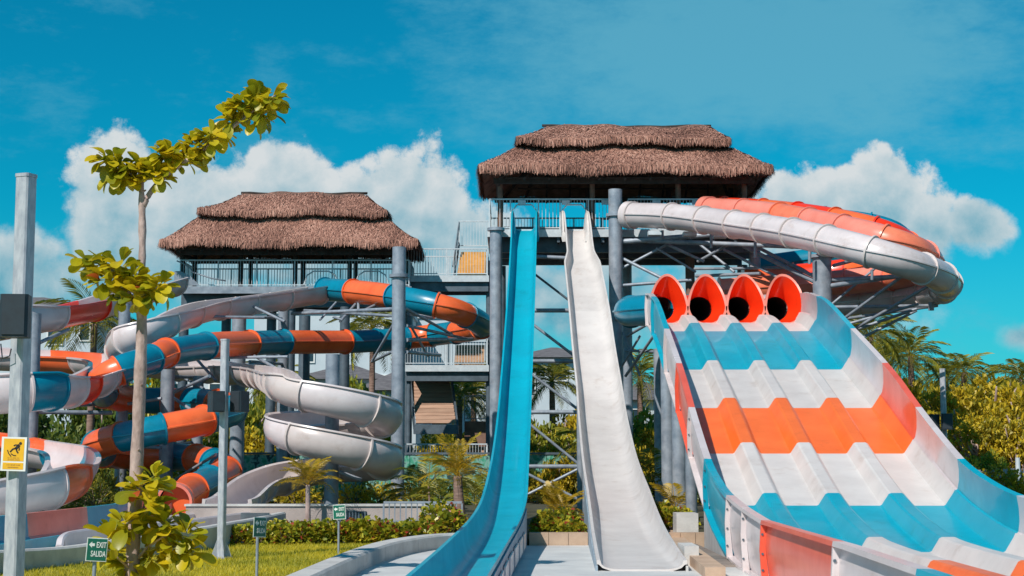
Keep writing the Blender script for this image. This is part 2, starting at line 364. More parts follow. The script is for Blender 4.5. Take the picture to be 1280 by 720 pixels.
def tube_prof(r, fin=0.04, n=24):
    pr = []
    for i in range(n):
        a = 2 * PI * i / n
        if i in (0, n // 2):
            d = 0.07
            sg = 1 if i == 0 else -1
            pr += [(sg * r * math.cos(d), -sg * sg * r * math.sin(d) * (1 if i == 0 else -1)), (sg * (r + fin), -0.02 if i == 0 else 0.02), (sg * (r + fin), 0.02 if i == 0 else -0.02), (sg * r * math.cos(d), r * math.sin(d) * (1 if i == 0 else -1))]
        else: pr.append((r * math.cos(a), r * math.sin(a)))
    return pr
def u_prof(r, half=R(102), th=0.035, lip=0.07, out=0.0, n=16, flat=0.0):
    """open flume: round trough, `half` is the arc either side of the bottom; centre of the arc is the path"""
    o = []; i_ = []
    for k in range(n + 1):
        a = -half + 2 * half * k / n
        sx = math.sin(a); cz = -math.cos(a)
        o.append(((r + th + out) * sx, (r + th + out) * cz)); i_.append((r * sx, r * cz))
    eL = o[0]; eR = o[-1]
    pr = []
    if out == 0.0:
        pr.append((eL[0] - lip, eL[1] + 0.0)); pr.append((eL[0] - lip, eL[1] - 0.05)); pr.append((eL[0], eL[1] - 0.05))
        pr += o[1:-1]
        pr.append((eR[0], eR[1] - 0.05)); pr.append((eR[0] + lip, eR[1] - 0.05)); pr.append((eR[0] + lip, eR[1]))
    else: pr += o
    pr += i_[::-1] if out == 0.0 else [((r + th * 0.5) * math.sin(-half + 2 * half * k / n), -(r + th * 0.5) * math.cos(-half + 2 * half * k / n)) for k in range(n + 1)][::-1]
    return pr
def idx_by_len(pts, step):
    s = 0; out = [0]; nxt = step
    for i in range(1, len(pts)):
        s += (pts[i] - pts[i - 1]).length
        if s >= nxt: out.append(i); nxt += step
    if len(pts) - 1 - out[-1] < 4: out[-1] = len(pts) - 1
    else: out.append(len(pts) - 1)
    return out
def ring(mb, fr, i, prof, hw):
    p, s, u = fr[i]; t = u.cross(s).normalized()
    mb.sweep([(p - t * hw, s, u), (p + t * hw, s, u)], prof)
def flume(root, fr, cuts, colors, prof, fprof, names=('flume_section', 'flange'), flange_mat=None, smooth=R(40), first=0):
    for k in range(len(cuts) - 1):
        m = MB(); m.sweep(fr[cuts[k]:cuts[k + 1] + 1], prof, cap=names[0] != 'tube_section'); build(names[0], m, colors[k % len(colors)], root, smooth=smooth)
    for k in range(first, len(cuts)):
        m = MB(); ring(m, fr, cuts[k], fprof, 0.028); c = colors[min(k, len(cuts) - 2) % len(colors)]
        build(names[1], m, flange_mat or c, root, smooth=R(40))

# ================================================================== SETTING
# ground
mb = MB(); mb.v = [(-900, -60, -0.02), (900, -60, -0.02), (900, 1500, -0.02), (-900, 1500, -0.02)]; mb.f = [(0, 1, 2, 3)]
tag(build('ground', mb, 'soil'), kind='structure')
lx = [(-30, 2), (-2.9, 2), (-2.75, 14), (-2.55, 19), (-2.35, 24), (-2.1, 27), (-1.7, 29.6), (-2.2, 31.4), (-5.3, 33.2), (-5.7, 30), (-7.4, 26.6), (-7.9, 23), (-8.2, 18), (-30, 14)]
mb = MB(); n_ = len(lx); mb.v = [(x, y, 0.0) for x, y in lx]; mb.f = [tuple(range(n_))]
tag(build('lawn', mb, 'lawn'), kind='structure')
# grass blades on the part of the lawn in view
def inside(poly, x, y):
    r = np.zeros(len(x), bool); j = len(poly) - 1
    for i in range(len(poly)):
        xi, yi = poly[i]; xj, yj = poly[j]
        c = ((yi > y) != (yj > y)) & (x < (xj - xi) * (y - yi) / (yj - yi + 1e-9) + xi); r ^= c; j = i
    return r
n = 62000; x = rng.uniform(-11, -1.7, n); y = rng.uniform(20, 31.4, n); k = inside(lx, x, y); x = x[k]; y = y[k]; n = len(x)
h = rng.uniform(0.025, 0.07, n); a = rng.uniform(0, 2 * PI, n); w = rng.uniform(0.004, 0.008, n); lx_ = rng.normal(0, 0.02, n); ly_ = rng.normal(0, 0.02, n)
ca, sa = np.cos(a) * w, np.sin(a) * w
v = np.stack([np.stack([x - ca, y - sa, np.zeros(n)], 1), np.stack([x + ca, y + sa, np.zeros(n)], 1), np.stack([x + lx_, y + ly_, h], 1)], 1).reshape(-1, 3)
patch = 0.45 + 0.3 * np.sin(x * 1.7 + y * 0.9) + 0.25 * np.sin(y * 2.3 - x * 0.6) + 0.2 * np.sin(x * 4.3 + 1) * np.sin(y * 3.1); tone = np.clip(patch * 0.6 + rng.uniform(0, 0.5, n), 0, 1)
tag(npbuild('grass', v, np.arange(3 * n).reshape(-1, 3), 'grass_blade', tone=np.repeat(tone, 3)), 'short yellow green grass covering the lawn', 'grass', kind='stuff')

# basin floor and paving
fl = [(-2.7, 4), (3.4, 4), (3.4, 30.2), (-0.6, 30.0), (-1.4, 29.2), (-2.0, 27), (-2.3, 24), (-2.5, 19)]
mb = MB(); mb.prism(fl, -0.3, 0.05); tag(build('basin_floor', mb, 'basin'), kind='structure')
deckg = thing('paving', (3.3, 30, 0), 'x', 'x')
for k_ in ('label', 'category'): del deckg[k_]
tag(deckg, kind='structure')
mb = MB(); mb.box(2.75, 5.5, 30.9, 37, -0.2, 0.05); build('paving_bed', mb, 'concrete_grey', deckg)
for i in range(20):                                        # dark boards beside the racing slide
    y0 = 24.2 + i * 0.33
    mb = MB(); mb.box(2.95, 3.42, y0, y0 + 0.31, 0.052, 0.085); build('plank', mb, 'deck', deckg)
# coping kerb round the basin, cast in lengths
kp = relax(spline([(-2.9, 4, 0), (-2.72, 14, 0), (-2.52, 19, 0), (-2.3, 24, 0), (-2.0, 27, 0), (-1.4, 29.1, 0), (-0.72, 29.75, 0)], 10), 4)
kfr = frames_of(kp); kcut = idx_by_len(kp, 2.4)
kerb = thing('basin_kerb', (-2.5, 19, 0), 'low pale concrete kerb curving round the splash basin beside the lawn', 'kerb')
kprof = [(-0.17, -0.1), (0.17, -0.1), (0.17, 0.27), (0.14, 0.30), (-0.14, 0.30), (-0.17, 0.27)]
for k_ in range(len(kcut) - 1):
    f = kfr[kcut[k_]:kcut[k_ + 1] + 1]; p, s, u = f[-1]; p2 = f[-2][0]; d = (p - p2).normalized() * 0.008
    f = f[:-1] + [(p - d, s, u)]
    build('kerb_stone', MB().sweep(f, kprof), 'concrete', kerb, smooth=R(30))
for (xa_, xb_, lab_) in ((0.32, 1.42, 'tan stone coping edging the planting bed between the two drop slides'), (2.86, 3.7, 'tan stone coping beside the racer footing')):
    kc = thing('bed_coping', (xa_, 30.2, 0), lab_, 'kerb')
    for q in range(3):
        w3 = (xb_ - xa_) / 3; mb = MB(); mb.box(xa_ + q * w3, xa_ + (q + 1) * w3 - 0.008, 30.1, 30.4, 0.0, 0.28); build('coping_stone', mb, 'coping', kc)
mb = MB(); mb.box(-1.6, 9, 30.42, 52, -0.1, 0.16); tag(build('planting_bed', mb, 'soil'), kind='structure')

# ================================================================== TOWERS
def railing(parent, p0, p1, h=1.1, mat='galv_light', step=0.115, gate=None):
    p0 = Vector(p0); p1 = Vector(p1); Ld = (p1 - p0).length; d = (p1 - p0) / Ld; up = Vector((0, 0, 1))
    m = MB(); m.bar(p0 + up * h, p1 + up * h, 0.05); m.bar(p0 + up * 0.1, p1 + up * 0.1, 0.035)
    n = max(1, round(Ld / 1.5))
    for i in range(n + 1): q = p0 + d * (Ld * i / n); m.bar(q, q + up * (h - 0.026), 0.045)
    r = build('railing', m, mat, parent)
    m = MB(); nb = int(Ld / step)
    for i in range(1, nb):
        q = p0 + d * (Ld * i / nb); m.bar(q + up * 0.118, q + up * (h - 0.026), 0.016)
    build('balusters', m, mat, r); return r

def thatch(root, x0, x1, y0, y1, ze, zr, rx0, rx1, seed):
    """two tier hipped palm thatch: eave rectangle, ridge from rx0 to rx1"""
    g = np.random.default_rng(seed); yc = (y0 + y1) / 2
    def tier(name, ex0, ex1, ey0, ey1, z0, tx0, tx1, ty0, ty1, z1, nst, th):
        def edge(v):                                       # rectangle at slope parameter v, slightly sagging
            s = v; zz = z0 + (z1 - z0) * (0.80 * s + 0.20 * s * s)
            return ex0 + (tx0 - ex0) * s, ex1 + (tx1 - ex1) * s, ey0 + (ty0 - ey0) * s, ey1 + (ty1 - ey1) * s, zz
        m = MB(); NV = 7; NU = 26
        rows = []
        for iv in range(NV + 1):
            a0, a1, b0, b1, zz = edge(iv / NV); row = []
            for side in range(4):
                for iu in range(NU):
                    t = iu / NU
                    if side == 0: px, py = a0 + (a1 - a0) * t, b0
                    elif side == 1: px, py = a1, b0 + (b1 - b0) * t
                    elif side == 2: px, py = a1 + (a0 - a1) * t, b1
                    else: px, py = a0, b1 + (b0 - b1) * t
                    wob = 0.05 * math.sin(px * 1.3 + py + seed) + 0.03 * math.sin(px * 4.1 + seed * 2)
                    row.append(len(m.v)); m.v.append((px, py, zz + wob))
            rows.append(row)
        # underside row
        a0, a1, b0, b1, zz = edge(0.0); low = []
        for q in rows[0]:
            p = m.v[q]; low.append(len(m.v)); m.v.append((p[0] + (0.25 if p[0] < (ex0 + ex1) / 2 else -0.25) * 0.6, p[1] + (0.15 if p[1] < yc else -0.15), p[2] - th))
        n = 4 * NU
        for iv in range(NV):
            for i in range(n): j = (i + 1) % n; m.f.append((rows[iv][i], rows[iv][j], rows[iv + 1][j], rows[iv + 1][i]))
        for i in range(n): j = (i + 1) % n; m.f.append((low[i], low[j], rows[0][j], rows[0][i]))
        # inner lining following the slope
        top_in = []
        for q in rows[NV]: p = m.v[q]; top_in.append(len(m.v)); m.v.append((p[0], p[1], p[2] - th))
        for i in range(n): j = (i + 1) % n; m.f.append((low[j], low[i], top_in[i], top_in[j]))
        if (ty1 - ty0) > 0.05: m.f.append(tuple(rows[NV]))
        o = build(name, m, 'thatch_core', root, smooth=True)
        # straw
        per = 2 * ((ex1 - ex0) + (ey1 - ey0)); vs = []; fs = []; tn = []
        A = np.empty((nst, 3)); D = np.empty((nst, 3)); T = np.empty((nst, 3)); Nn = np.empty((nst, 3))
        side_p = np.array([ex1 - ex0, (ey1 - ey0) * 1.1, (ex1 - ex0) * 0.75, (ey1 - ey0) * 1.1]); side_p /= side_p.sum()
        sd = g.choice(4, nst, p=side_p); vv = 1 - np.sqrt(g.uniform(0, 1, nst)) ; vv = g.uniform(-0.02, 1.0, nst) * 0.75 + vv * 0.25; uu = g.uniform(0, 1, nst)
        eav = g.uniform(0, 1, nst) < 0.30; vv[eav] = g.uniform(-0.02, 0.05, eav.sum())
        a0 = ex0 + (tx0 - ex0) * vv; a1 = ex1 + (tx1 - ex1) * vv; b0 = ey0 + (ty0 - ey0) * vv; b1 = ey1 + (ty1 - ey1) * vv; zz = z0 + (z1 - z0) * (0.8 * vv + 0.2 * vv * vv)
        X = np.where(sd == 0, a0 + (a1 - a0) * uu, np.where(sd == 1, a1, np.where(sd == 2, a1 + (a0 - a1) * uu, a0)))
        Y = np.where(sd == 0, b0, np.where(sd == 1, b0 + (b1 - b0) * uu, np.where(sd == 2, b1, b1 + (b0 - b1) * uu)))
        wob = 0.05 * np.sin(X * 1.3 + Y + seed) + 0.03 * np.sin(X * 4.1 + seed * 2)
        A = np.stack([X, Y, zz + wob + g.uniform(0.0, 0.07, nst)], 1)
        runy = (ty0 - ey0); runx = (tx0 - ex0); dz = (z1 - z0)
        out = np.stack([np.where(sd == 1, 1.0, np.where(sd == 3, -1.0, 0)), np.where(sd == 0, -1.0, np.where(sd == 2, 1.0, 0)), np.zeros(nst)], 1)
        run = np.where((sd == 0) | (sd == 2), abs(runy), abs(runx))
        D = out * run[:, None]; D[:, 2] = -dz; D /= np.linalg.norm(D, axis=1)[:, None]
        side = np.stack([-out[:, 1], out[:, 0], np.zeros(nst)], 1)
        D = D + side * g.normal(0, 0.30, nst)[:, None] + np.stack([np.zeros(nst), np.zeros(nst), g.uniform(-0.05, 0.08, nst)], 1)
        D[eav] = out[eav] * g.uniform(-0.15, 0.45, eav.sum())[:, None] + side[eav] * g.normal(0, 0.13, eav.sum())[:, None] + np.array([0, 0, -1.0])
        D /= np.linalg.norm(D, axis=1)[:, None]
        ln = g.uniform(0.09, 0.22, nst); ln[eav] = g.uniform(th * 0.8, th * 1.7, eav.sum()); wd = g.uniform(0.010, 0.023, nst)
        S = np.cross(D, out + np.array([0, 0, 0.6])); S /= np.linalg.norm(S, axis=1)[:, None]
        B = A + D * ln[:, None]
        v = np.stack([A - S * wd[:, None], A + S * wd[:, None], B + S * wd[:, None] * 0.35, B - S * wd[:, None] * 0.35], 1).reshape(-1, 3)
        tone = np.clip(0.52 + 0.13 * np.sin(X * 0.9 + zz * 2.1 + seed) + 0.08 * np.sin(X * 2.7 - zz * 3 + seed) + g.normal(0, 0.26, nst), 0, 1)
        l = wloc(o); v = v - np.array([l.x, l.y, l.z])
        s_ = npbuild('straw', v, np.arange(4 * nst).reshape(-1, 4), 'straw', o, tone=np.repeat(tone, 4)); s_['kind'] = 'stuff'
        return o
    w = x1 - x0; zm = ze + (zr - ze) * 0.55
    fx = 0.155 * w; fy = 0.30 * (y1 - y0)
    tier('lower_thatch', x0, x1, y0, y1, ze, x0 + fx, x1 - fx, y0 + fy, y1 - fy, zm + 0.02, 40000, 0.22)
    fx2 = 0.128 * w; fy2 = 0.18 * (y1 - y0)
    tier('upper_thatch', x0 + fx2, x1 - fx2, y0 + fy2, y1 - fy2, zm + 0.06, rx0, rx1, yc - 0.02, yc + 0.02, zr, 24000, 0.18)
    # ridge roll
    m = MB(); pts = [Vector((rx0 - 0.15 + (rx1 - rx0 + 0.3) * i / 14, yc, zr + 0.015 * math.sin(i * 1.7) - 0.05 * math.sin(PI * i / 14))) for i in range(15)]
    m.pipe(pts, 0.05, 8); build('ridge_roll', m, 'dark_wood', root, smooth=True)
    # rafters and purlins under the thatch
    m = MB()
    for i in range(11):
        xx = x0 + 0.7 + (w - 1.4) * i / 10
        for (ya, yb) in ((y0 + 0.25, yc), (y1 - 0.25, yc)): m.bar((xx, ya, ze - 0.42), (min(max(xx, rx0), rx1), yb, zr - 0.75), 0.07, 0.10)
    for t in (0.12, 0.3, 0.48, 0.66):
        zz = ze - 0.44 + (zr - 0.75 - ze + 0.44) * t
        for s in (-1, 1):
            yy = yc + s * (yc - y0 - 0.25) * (1 - t); m.bar((x0 + 0.6 + fx * t * 1.6, yy, zz - 0.09), (x1 - 0.6 - fx * t * 1.6, yy, zz - 0.09), 0.06)
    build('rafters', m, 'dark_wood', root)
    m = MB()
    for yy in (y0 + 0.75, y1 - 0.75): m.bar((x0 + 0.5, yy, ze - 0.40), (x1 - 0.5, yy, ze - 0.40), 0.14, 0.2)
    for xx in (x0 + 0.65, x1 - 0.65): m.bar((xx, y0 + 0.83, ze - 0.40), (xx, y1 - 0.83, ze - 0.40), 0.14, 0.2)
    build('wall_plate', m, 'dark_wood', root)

# ---- main launch tower
FZ = 9.62
tw = thing('launch_tower', (4, 58, 0), 'tall steel launch tower with thatched roof above the blue and white drop slides', 'tower')
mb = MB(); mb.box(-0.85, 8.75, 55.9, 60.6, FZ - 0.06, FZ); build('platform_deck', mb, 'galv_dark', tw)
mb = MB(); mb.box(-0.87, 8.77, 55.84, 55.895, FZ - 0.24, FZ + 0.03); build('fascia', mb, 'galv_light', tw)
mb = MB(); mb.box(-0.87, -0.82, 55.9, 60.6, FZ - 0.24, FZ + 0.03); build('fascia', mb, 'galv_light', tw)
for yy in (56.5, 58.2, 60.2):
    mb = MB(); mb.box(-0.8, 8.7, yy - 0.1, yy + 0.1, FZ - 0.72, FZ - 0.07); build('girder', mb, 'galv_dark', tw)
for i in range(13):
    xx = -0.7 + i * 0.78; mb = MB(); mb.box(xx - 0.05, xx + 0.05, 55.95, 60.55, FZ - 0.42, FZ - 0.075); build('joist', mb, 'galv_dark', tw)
# roof posts
ZE = 11.74
for (xx, yy) in ((-0.42, 56.15), (2.85, 56.15), (5.9, 56.15), (8.25, 56.15), (-0.42, 59.6), (2.85, 59.6), (5.9, 59.6), (8.25, 59.6)):
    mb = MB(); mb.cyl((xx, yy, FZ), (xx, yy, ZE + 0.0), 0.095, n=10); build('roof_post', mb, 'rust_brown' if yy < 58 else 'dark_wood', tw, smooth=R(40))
thatch(tw, -1.15, 9.05, 54.9, 60.6, ZE, 13.76, 1.25, 7.15, 3)
# railings of the tower with gaps at the slide starts
SXB, SXW = 0.44, 2.2
for a_, b_ in ((-0.8, SXB - 0.5), (SXB + 0.5, SXW - 0.5), (SXW + 0.5, 3.72), (4.1, 8.6)): railing(tw, (a_, 55.98, FZ), (b_, 55.98, FZ), 1.12)
railing(tw, (-0.8, 60.5, FZ), (8.7, 60.5, FZ), 1.12); railing(tw, (-0.8, 56.1, FZ), (-0.8, 60.4, FZ), 1.12); railing(tw, (8.7, 56.1, FZ), (8.7, 60.4, FZ), 1.12)
for sx in (SXB, SXW):                                       # octagonal start hoops
    m = MB(); pts = [(sx - 0.5, 55.96, FZ), (sx - 0.5, 55.96, FZ + 0.62), (sx - 0.26, 55.96, FZ + 0.92), (sx + 0.26, 55.96, FZ + 0.92), (sx + 0.5, 55.96, FZ + 0.62), (sx + 0.5, 55.96, FZ)]
    m.pipe([Vector(p) for p in pts], 0.028, 8); build('start_hoop', m, 'galv_light', tw)
    m = MB(); m.bar((sx - 0.5, 55.96, FZ + 1.12), (sx + 0.5, 55.96, FZ + 1.12), 0.05)
    for i in range(9):
        x_ = sx - 0.44 + i * 0.11; zb = FZ + 0.92 if abs(x_ - sx) < 0.27 else FZ + 0.62 + (0.5 - abs(x_ - sx)) / 0.24 * 0.3
        m.bar((x_, 55.96, zb), (x_, 55.96, FZ + 1.1), 0.016)
    build('hoop_bars', m, 'galv_light', tw)
for xx in (0.35, 1.9, 3.3, 5.1, 6.5, 7.6):                   # small floodlight boxes under the eave
    m = MB(); m.box(xx - 0.14, xx + 0.14, 55.86, 55.94, FZ + 0.92, FZ + 1.07); build('junction_box', m, 'galv_light', tw)
mb = MB(); mb.box(-0.4, 3.4, 57.9, 58.1, FZ + 0.02, FZ + 0.42); build('queue_bench', mb, 'galv_dark', tw)
mb = MB(); mb.bar((3.2, 56.6, FZ + 0.5), (8.4, 56.6, FZ + 0.5), 0.05); mb.bar((3.2, 56.6, FZ + 0.02), (3.2, 56.6, FZ + 0.52), 0.05); mb.bar((8.4, 56.6, FZ + 0.02), (8.4, 56.6, FZ + 0.52), 0.05); build('queue_rail', mb, 'galv_dark', tw)
# tower legs (parts of the tower)
def column(parent, x, y, z0, z1, r, mat='galv', collars=(), name='column', n=20):
    m = MB(); m.cyl((x, y, z0), (x, y, z1), r, n=n); o = build(name, m, mat, parent, smooth=R(50))
    for zc in collars:
        c = MB(); c.cyl((x, y, zc - 0.05), (x, y, zc + 0.05), r + 0.09, n=n); build('collar', c, mat, o, smooth=R(50))
    return o
pL = P(620, 283, 55.6); pR = P(769, 237, 55.2)
column(tw, pL.x, 55.55, 0, FZ + 0.05, 0.215, collars=(FZ - 0.02,))
column(tw, pR.x, 55.2, 0, pR.z, 0.24, collars=(10.05, 6.4))
for (px, yy, top, r, mt) in ((627, 60.3, FZ - 0.75, 0.16, 'galv_dark'), (784, 59.8, FZ - 0.75, 0.2, 'galv'), (864, 57.5, FZ - 0.75, 0.17, 'rust_brown'), (930, 60.0, FZ - 0.75, 0.2, 'galv'), (946, 56.6, FZ - 0.25, 0.2, 'galv')):
    column(tw, (px - 640) * yy / FPX, yy, 0, top, r, mt)
# brace frames behind the drop slides
m = MB()
xa, xb = 1.0, 2.35
zs = [1.35, 3.2, 4.95, 6.7, 8.5]
yb = 55.0
bf = thing('brace_frame', (1.6, yb, 0), 'galvanised lattice frame standing between the blue and white drop slides', 'frame')
for xx in (xa - 0.9, xb):
    mm = MB(); top = 8.8; mm.cyl((xx, yb, 0), (xx, yb, top), 0.12, n=12); build('upright', mm, 'galv', bf, smooth=R(50))
for i, z in enumerate(zs[:4]):
    mm = MB(); mm.cyl((xa - 0.78, yb, z), (xb - 0.12, yb, z), 0.075, n=10); build('rail', mm, 'galv', bf, smooth=R(50))
    if i < 3:
        mm = MB(); mm.cyl((xa - 0.78, yb, zs[i + 1] - 0.1), (xb - 0.12, yb, zs[i] + 0.12), 0.05, n=8); build('brace', mm, 'galv', bf, smooth=R(50))
    if i == 0:
        mm = MB(); mm.cyl((xa - 0.78, yb - 0.11, z - 1.1), (xb - 0.12, yb - 0.11, z - 0.1), 0.05, n=8); mm.cyl((xa - 0.78, yb + 0.0, z - 0.1), (xb - 0.12, yb + 0.0, z - 1.1), 0.05, n=8); build('brace', mm, 'galv', bf, smooth=R(50))
mm = MB(); mm.cyl((xa - 0.78, yb, 8.4), (xb - 0.12, yb, 6.85), 0.04, n=8); build('brace', mm, 'galv_dark', bf, smooth=R(50))
mm = MB(); mm.cyl((xa - 0.78, 55.0, 8.6), (xb + 0.1, 55.0, 8.5), 0.07, n=8); build('rail', mm, 'galv', bf, smooth=R(50))

# ---- second launch tower (left)
FZ2 = 8.45; XL0 = -13.95; XL1 = -3.75
t2 = thing('launch_tower', (-8.8, 65, 0), 'shorter thatched launch tower where the white flume and striped tube slide begin', 'tower')
mb = MB(); mb.box(XL0 + 0.5, XL1 - 0.3, 63.9, 67.1, FZ2 - 0.06, FZ2); build('platform_deck', mb, 'galv_dark', t2)
mb = MB(); mb.box(XL0 + 0.48, XL1 - 0.28, 63.84, 63.895, FZ2 - 0.26, FZ2 + 0.03); build('fascia', mb, 'galv', t2)
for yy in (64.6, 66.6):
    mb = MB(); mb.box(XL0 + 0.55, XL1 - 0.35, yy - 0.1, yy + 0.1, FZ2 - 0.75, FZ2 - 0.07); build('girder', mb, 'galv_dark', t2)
for yy in (64.15, 66.6):
    for xx in (XL0 + 0.65, XL0 + 3.0, XL0 + 5.2, XL0 + 7.4, XL1 - 0.65):
        mb = MB(); mb.cyl((xx, yy, FZ2), (xx, yy, 10.25), 0.10, n=10); build('roof_post', mb, 'dark_wood', t2, smooth=R(40))
thatch(t2, XL0, XL1, 62.9, 67.3, 10.22, 12.48, XL0 + 2.95, XL1 - 2.35, 11)
railing(t2, (XL0 + 0.6, 64.0, FZ2), (XL1 - 0.4, 64.0, FZ2), 1.1); railing(t2, (XL0 + 0.6, 67.0, FZ2), (XL1 - 0.4, 67.0, FZ2), 1.1)
railing(t2, (XL0 + 0.6, 64.1, FZ2), (XL0 + 0.6, 66.9, FZ2), 1.1); railing(t2, (XL1 - 0.4, 64.1, FZ2), (XL1 - 0.4, 66.9, FZ2), 1.1)
# solid screen panel and stair handrail at the left end
m = MB(); pts = [P(218, 339, 63.9), P(226, 339, 63.9), P(238, 345, 63.9), P(250, 357, 63.9), P(218, 357, 63.9)]; b = len(m.v)
m.v += [tuple(p) for p in pts] + [(p.x, p.y - 0.05, p.z) for p in pts]; m.f += [(0, 1, 2, 3, 4), (9, 8, 7, 6, 5)] + [(i, 5 + i, 5 + (i + 1) % 5, (i + 1) % 5) for i in range(5)]
build('screen_panel', m, 'galv', t2)
m = MB(); m.pipe([P(221, 326, 63.7), P(228, 329, 63.7), P(238, 335, 63.7), P(240, 340, 63.7), P(265, 348, 63.7), P(282, 351, 63.7)], 0.028, 8); build('handrail', m, 'galv', t2, smooth=True)
for (xx, yy, r) in ((XL0 + 0.7, 64.4, 0.2), (XL0 + 4.0, 66, 0.2), (XL0 + 7.2, 64.4, 0.2), (XL1 - 0.6, 66.6, 0.2), (XL0 + 2.0, 66.7, 0.2), (XL0 + 5.0, 64.6, 0.18)):
    column(t2, xx, yy, 0, FZ2 - 0.75, r, 'galv_dark')
for (px0, px1) in ((388, 415), (452, 478)):
    m = MB(); pts = [P(px0 - 8, 356, 63.85), P(px0 - 4, 344, 63.85), P(px0 + 4, 339, 63.85), P(px1 - 4, 339, 63.85), P(px1 + 4, 344, 63.85), P(px1 + 8, 356, 63.85)]
    m.pipe(pts, 0.03, 8); build('start_hoop', m, 'galv_light', t2)

# ---- stair tower between them
st = thing('stair_tower', (-2.5, 66, 0), 'open steel stair tower with yellow and brown treads between the two thatched towers', 'stairs')
ys0, ys1 = 65.0, 67.6
sx0 = (506 - 640) * 65 / FPX; sx1 = (612 - 640) * 65 / FPX
lev = [P(560, 590, 65).z, P(560, 457, 65).z, P(560, 345, 65).z]
for i, z in enumerate(lev):
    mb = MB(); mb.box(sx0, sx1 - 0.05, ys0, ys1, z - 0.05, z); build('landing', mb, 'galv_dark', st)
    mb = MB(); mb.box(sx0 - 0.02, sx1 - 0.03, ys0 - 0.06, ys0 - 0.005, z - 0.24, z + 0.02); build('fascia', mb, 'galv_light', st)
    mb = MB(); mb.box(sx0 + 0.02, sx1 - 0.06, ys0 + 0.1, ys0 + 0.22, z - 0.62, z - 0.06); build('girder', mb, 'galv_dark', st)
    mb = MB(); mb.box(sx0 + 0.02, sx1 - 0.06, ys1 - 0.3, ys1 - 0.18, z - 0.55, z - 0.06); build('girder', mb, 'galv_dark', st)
    railing(st, (sx0, ys0 + 0.03, z), (sx1 - 0.1, ys0 + 0.03, z), 1.12); railing(st, (sx0, ys1 - 0.05, z), (sx1 - 0.1, ys1 - 0.05, z), 1.12)
    railing(st, (sx1 - 0.12, ys0 + 0.1, z), (sx1 - 0.12, ys1 - 0.1, z), 1.12)
    # sloping panel of treads seen behind each rail
    px0, px1 = ((575, 608), (568, 609), (571, 610))[i]; n = 9
    ztop = lev[i] + (1.0 if i < 2 else 1.3)
    for k in range(n):
        za = lev[i] + 0.12 + (ztop - lev[i] - 0.1) * k / n; ya = ys1 - 1.7 + 1.6 * k / n
        xa_ = (px0 - 640) * 66 / FPX + (0.12 * k / n if i == 2 else 0); xb_ = (px1 - 640) * 66 / FPX - 0.12
        m = MB(); m.box(xa_, xb_, ya, ya + 0.24, za - 0.04, za + 0.0 + (ztop - lev[i]) / n * 0.72); build('tread', m, ('tread_tan', 'tread_tan', 'tread_yellow')[i], st)
# brown flight seen from below between the two lower landings
f0 = P(513, 473, 66.8); f1 = P(520, 527, 65.3); wdt = 1.62
for k in range(13):
    t = k / 12; p = f0.lerp(f1, t)
    m = MB(); m.bar((p.x, p.y, p.z), (p.x + wdt, p.y, p.z), 0.17, 0.05, up=(0, -0.85, 0.55)); build('tread', m, 'plank', st)
for dx in (-0.06, wdt + 0.06):
    m = MB(); m.bar((f0.x + dx, f0.y, f0.z + 0.3), (f1.x + dx, f1.y, f1.z - 0.25), 0.07, 0.26); build('stringer', m, 'galv_dark', st)
m = MB(); m.box(f1.x - 0.1, f1.x + wdt + 0.1, 65.2, 66.0, f1.z - 0.5, f1.z - 0.12); build('girder', m, 'galv_dark', st)
m = MB(); m.box(f1.x + wdt + 0.3, sx1 - 0.1, 67.0, 67.1, f1.z - 1.0, f1.z + 0.05); build('back_panel', m, 'rust_brown', st)
railing(st, (f1.x + wdt + 0.3, 66.9, f1.z + 0.06), (sx1 - 0.12, 66.9, f1.z + 0.06), 1.05, 'galv')
for (px, yy, r, top) in ((511, 65.3, 0.1, 9.6), (611, 65.4, 0.12, 9.7), (511, 67.5, 0.1, 9.5), (611, 67.5, 0.1, 9.5)):
    column(st, (px - 640) * yy / FPX, yy, 0, top, r, 'galv_dark', n=12)
# flight up to the big tower, its sloping guard
g0 = P(566, 333, 66.3); g1 = P(574, 278, 67.4)
m = MB(); m.bar(g0, g1, 0.04, 0.12); m.bar(g0 + Vector((0, 0, -0.9)), g1 + Vector((0, 0, -0.9)), 0.04, 0.2)
for k in range(1, 9): q = g0.lerp(g1, k / 9); m.bar(q, q + Vector((0, 0, -0.9)), 0.02)
build('stair_guard', m, 'galv_dark', st)
railing(st, (g1.x, 67.4, P(600, 310, 67.4).z), (sx1 - 0.1, 67.4, P(600, 310, 67.4).z), 1.15)

# ================================================================== DROP SLIDES
def interp(tab, y):
    ys = [t[0] for t in tab]
    return np.interp(y, ys, [t[1] for t in tab])
def open_prof(w, hgt, th=0.03, lip=0.05, flat=0.55):
    """flat bottomed trough, floor centre at (0,0)"""
    inn = [(-w, hgt), (-w * 0.97, hgt * 0.55), (-w * 0.88, hgt * 0.22), (-w * 0.72, hgt * 0.06), (-w * flat, 0.0), (0, -0.0), (w * flat, 0.0), (w * 0.72, hgt * 0.06), (w * 0.88, hgt * 0.22), (w * 0.97, hgt * 0.55), (w, hgt)]
    outp = [(w + lip, hgt), (w + lip, hgt - 0.06), (w + th, hgt - 0.06), (w * 0.98 + th, hgt * 0.5), (w * 0.9 + th, hgt * 0.15), (w * 0.72, -th), (-w * 0.72, -th), (-w * 0.9 - th, hgt * 0.15), (-w * 0.98 - th, hgt * 0.5), (-w - th, hgt - 0.06), (-w - lip, hgt - 0.06), (-w - lip, hgt)]
    return inn + outp
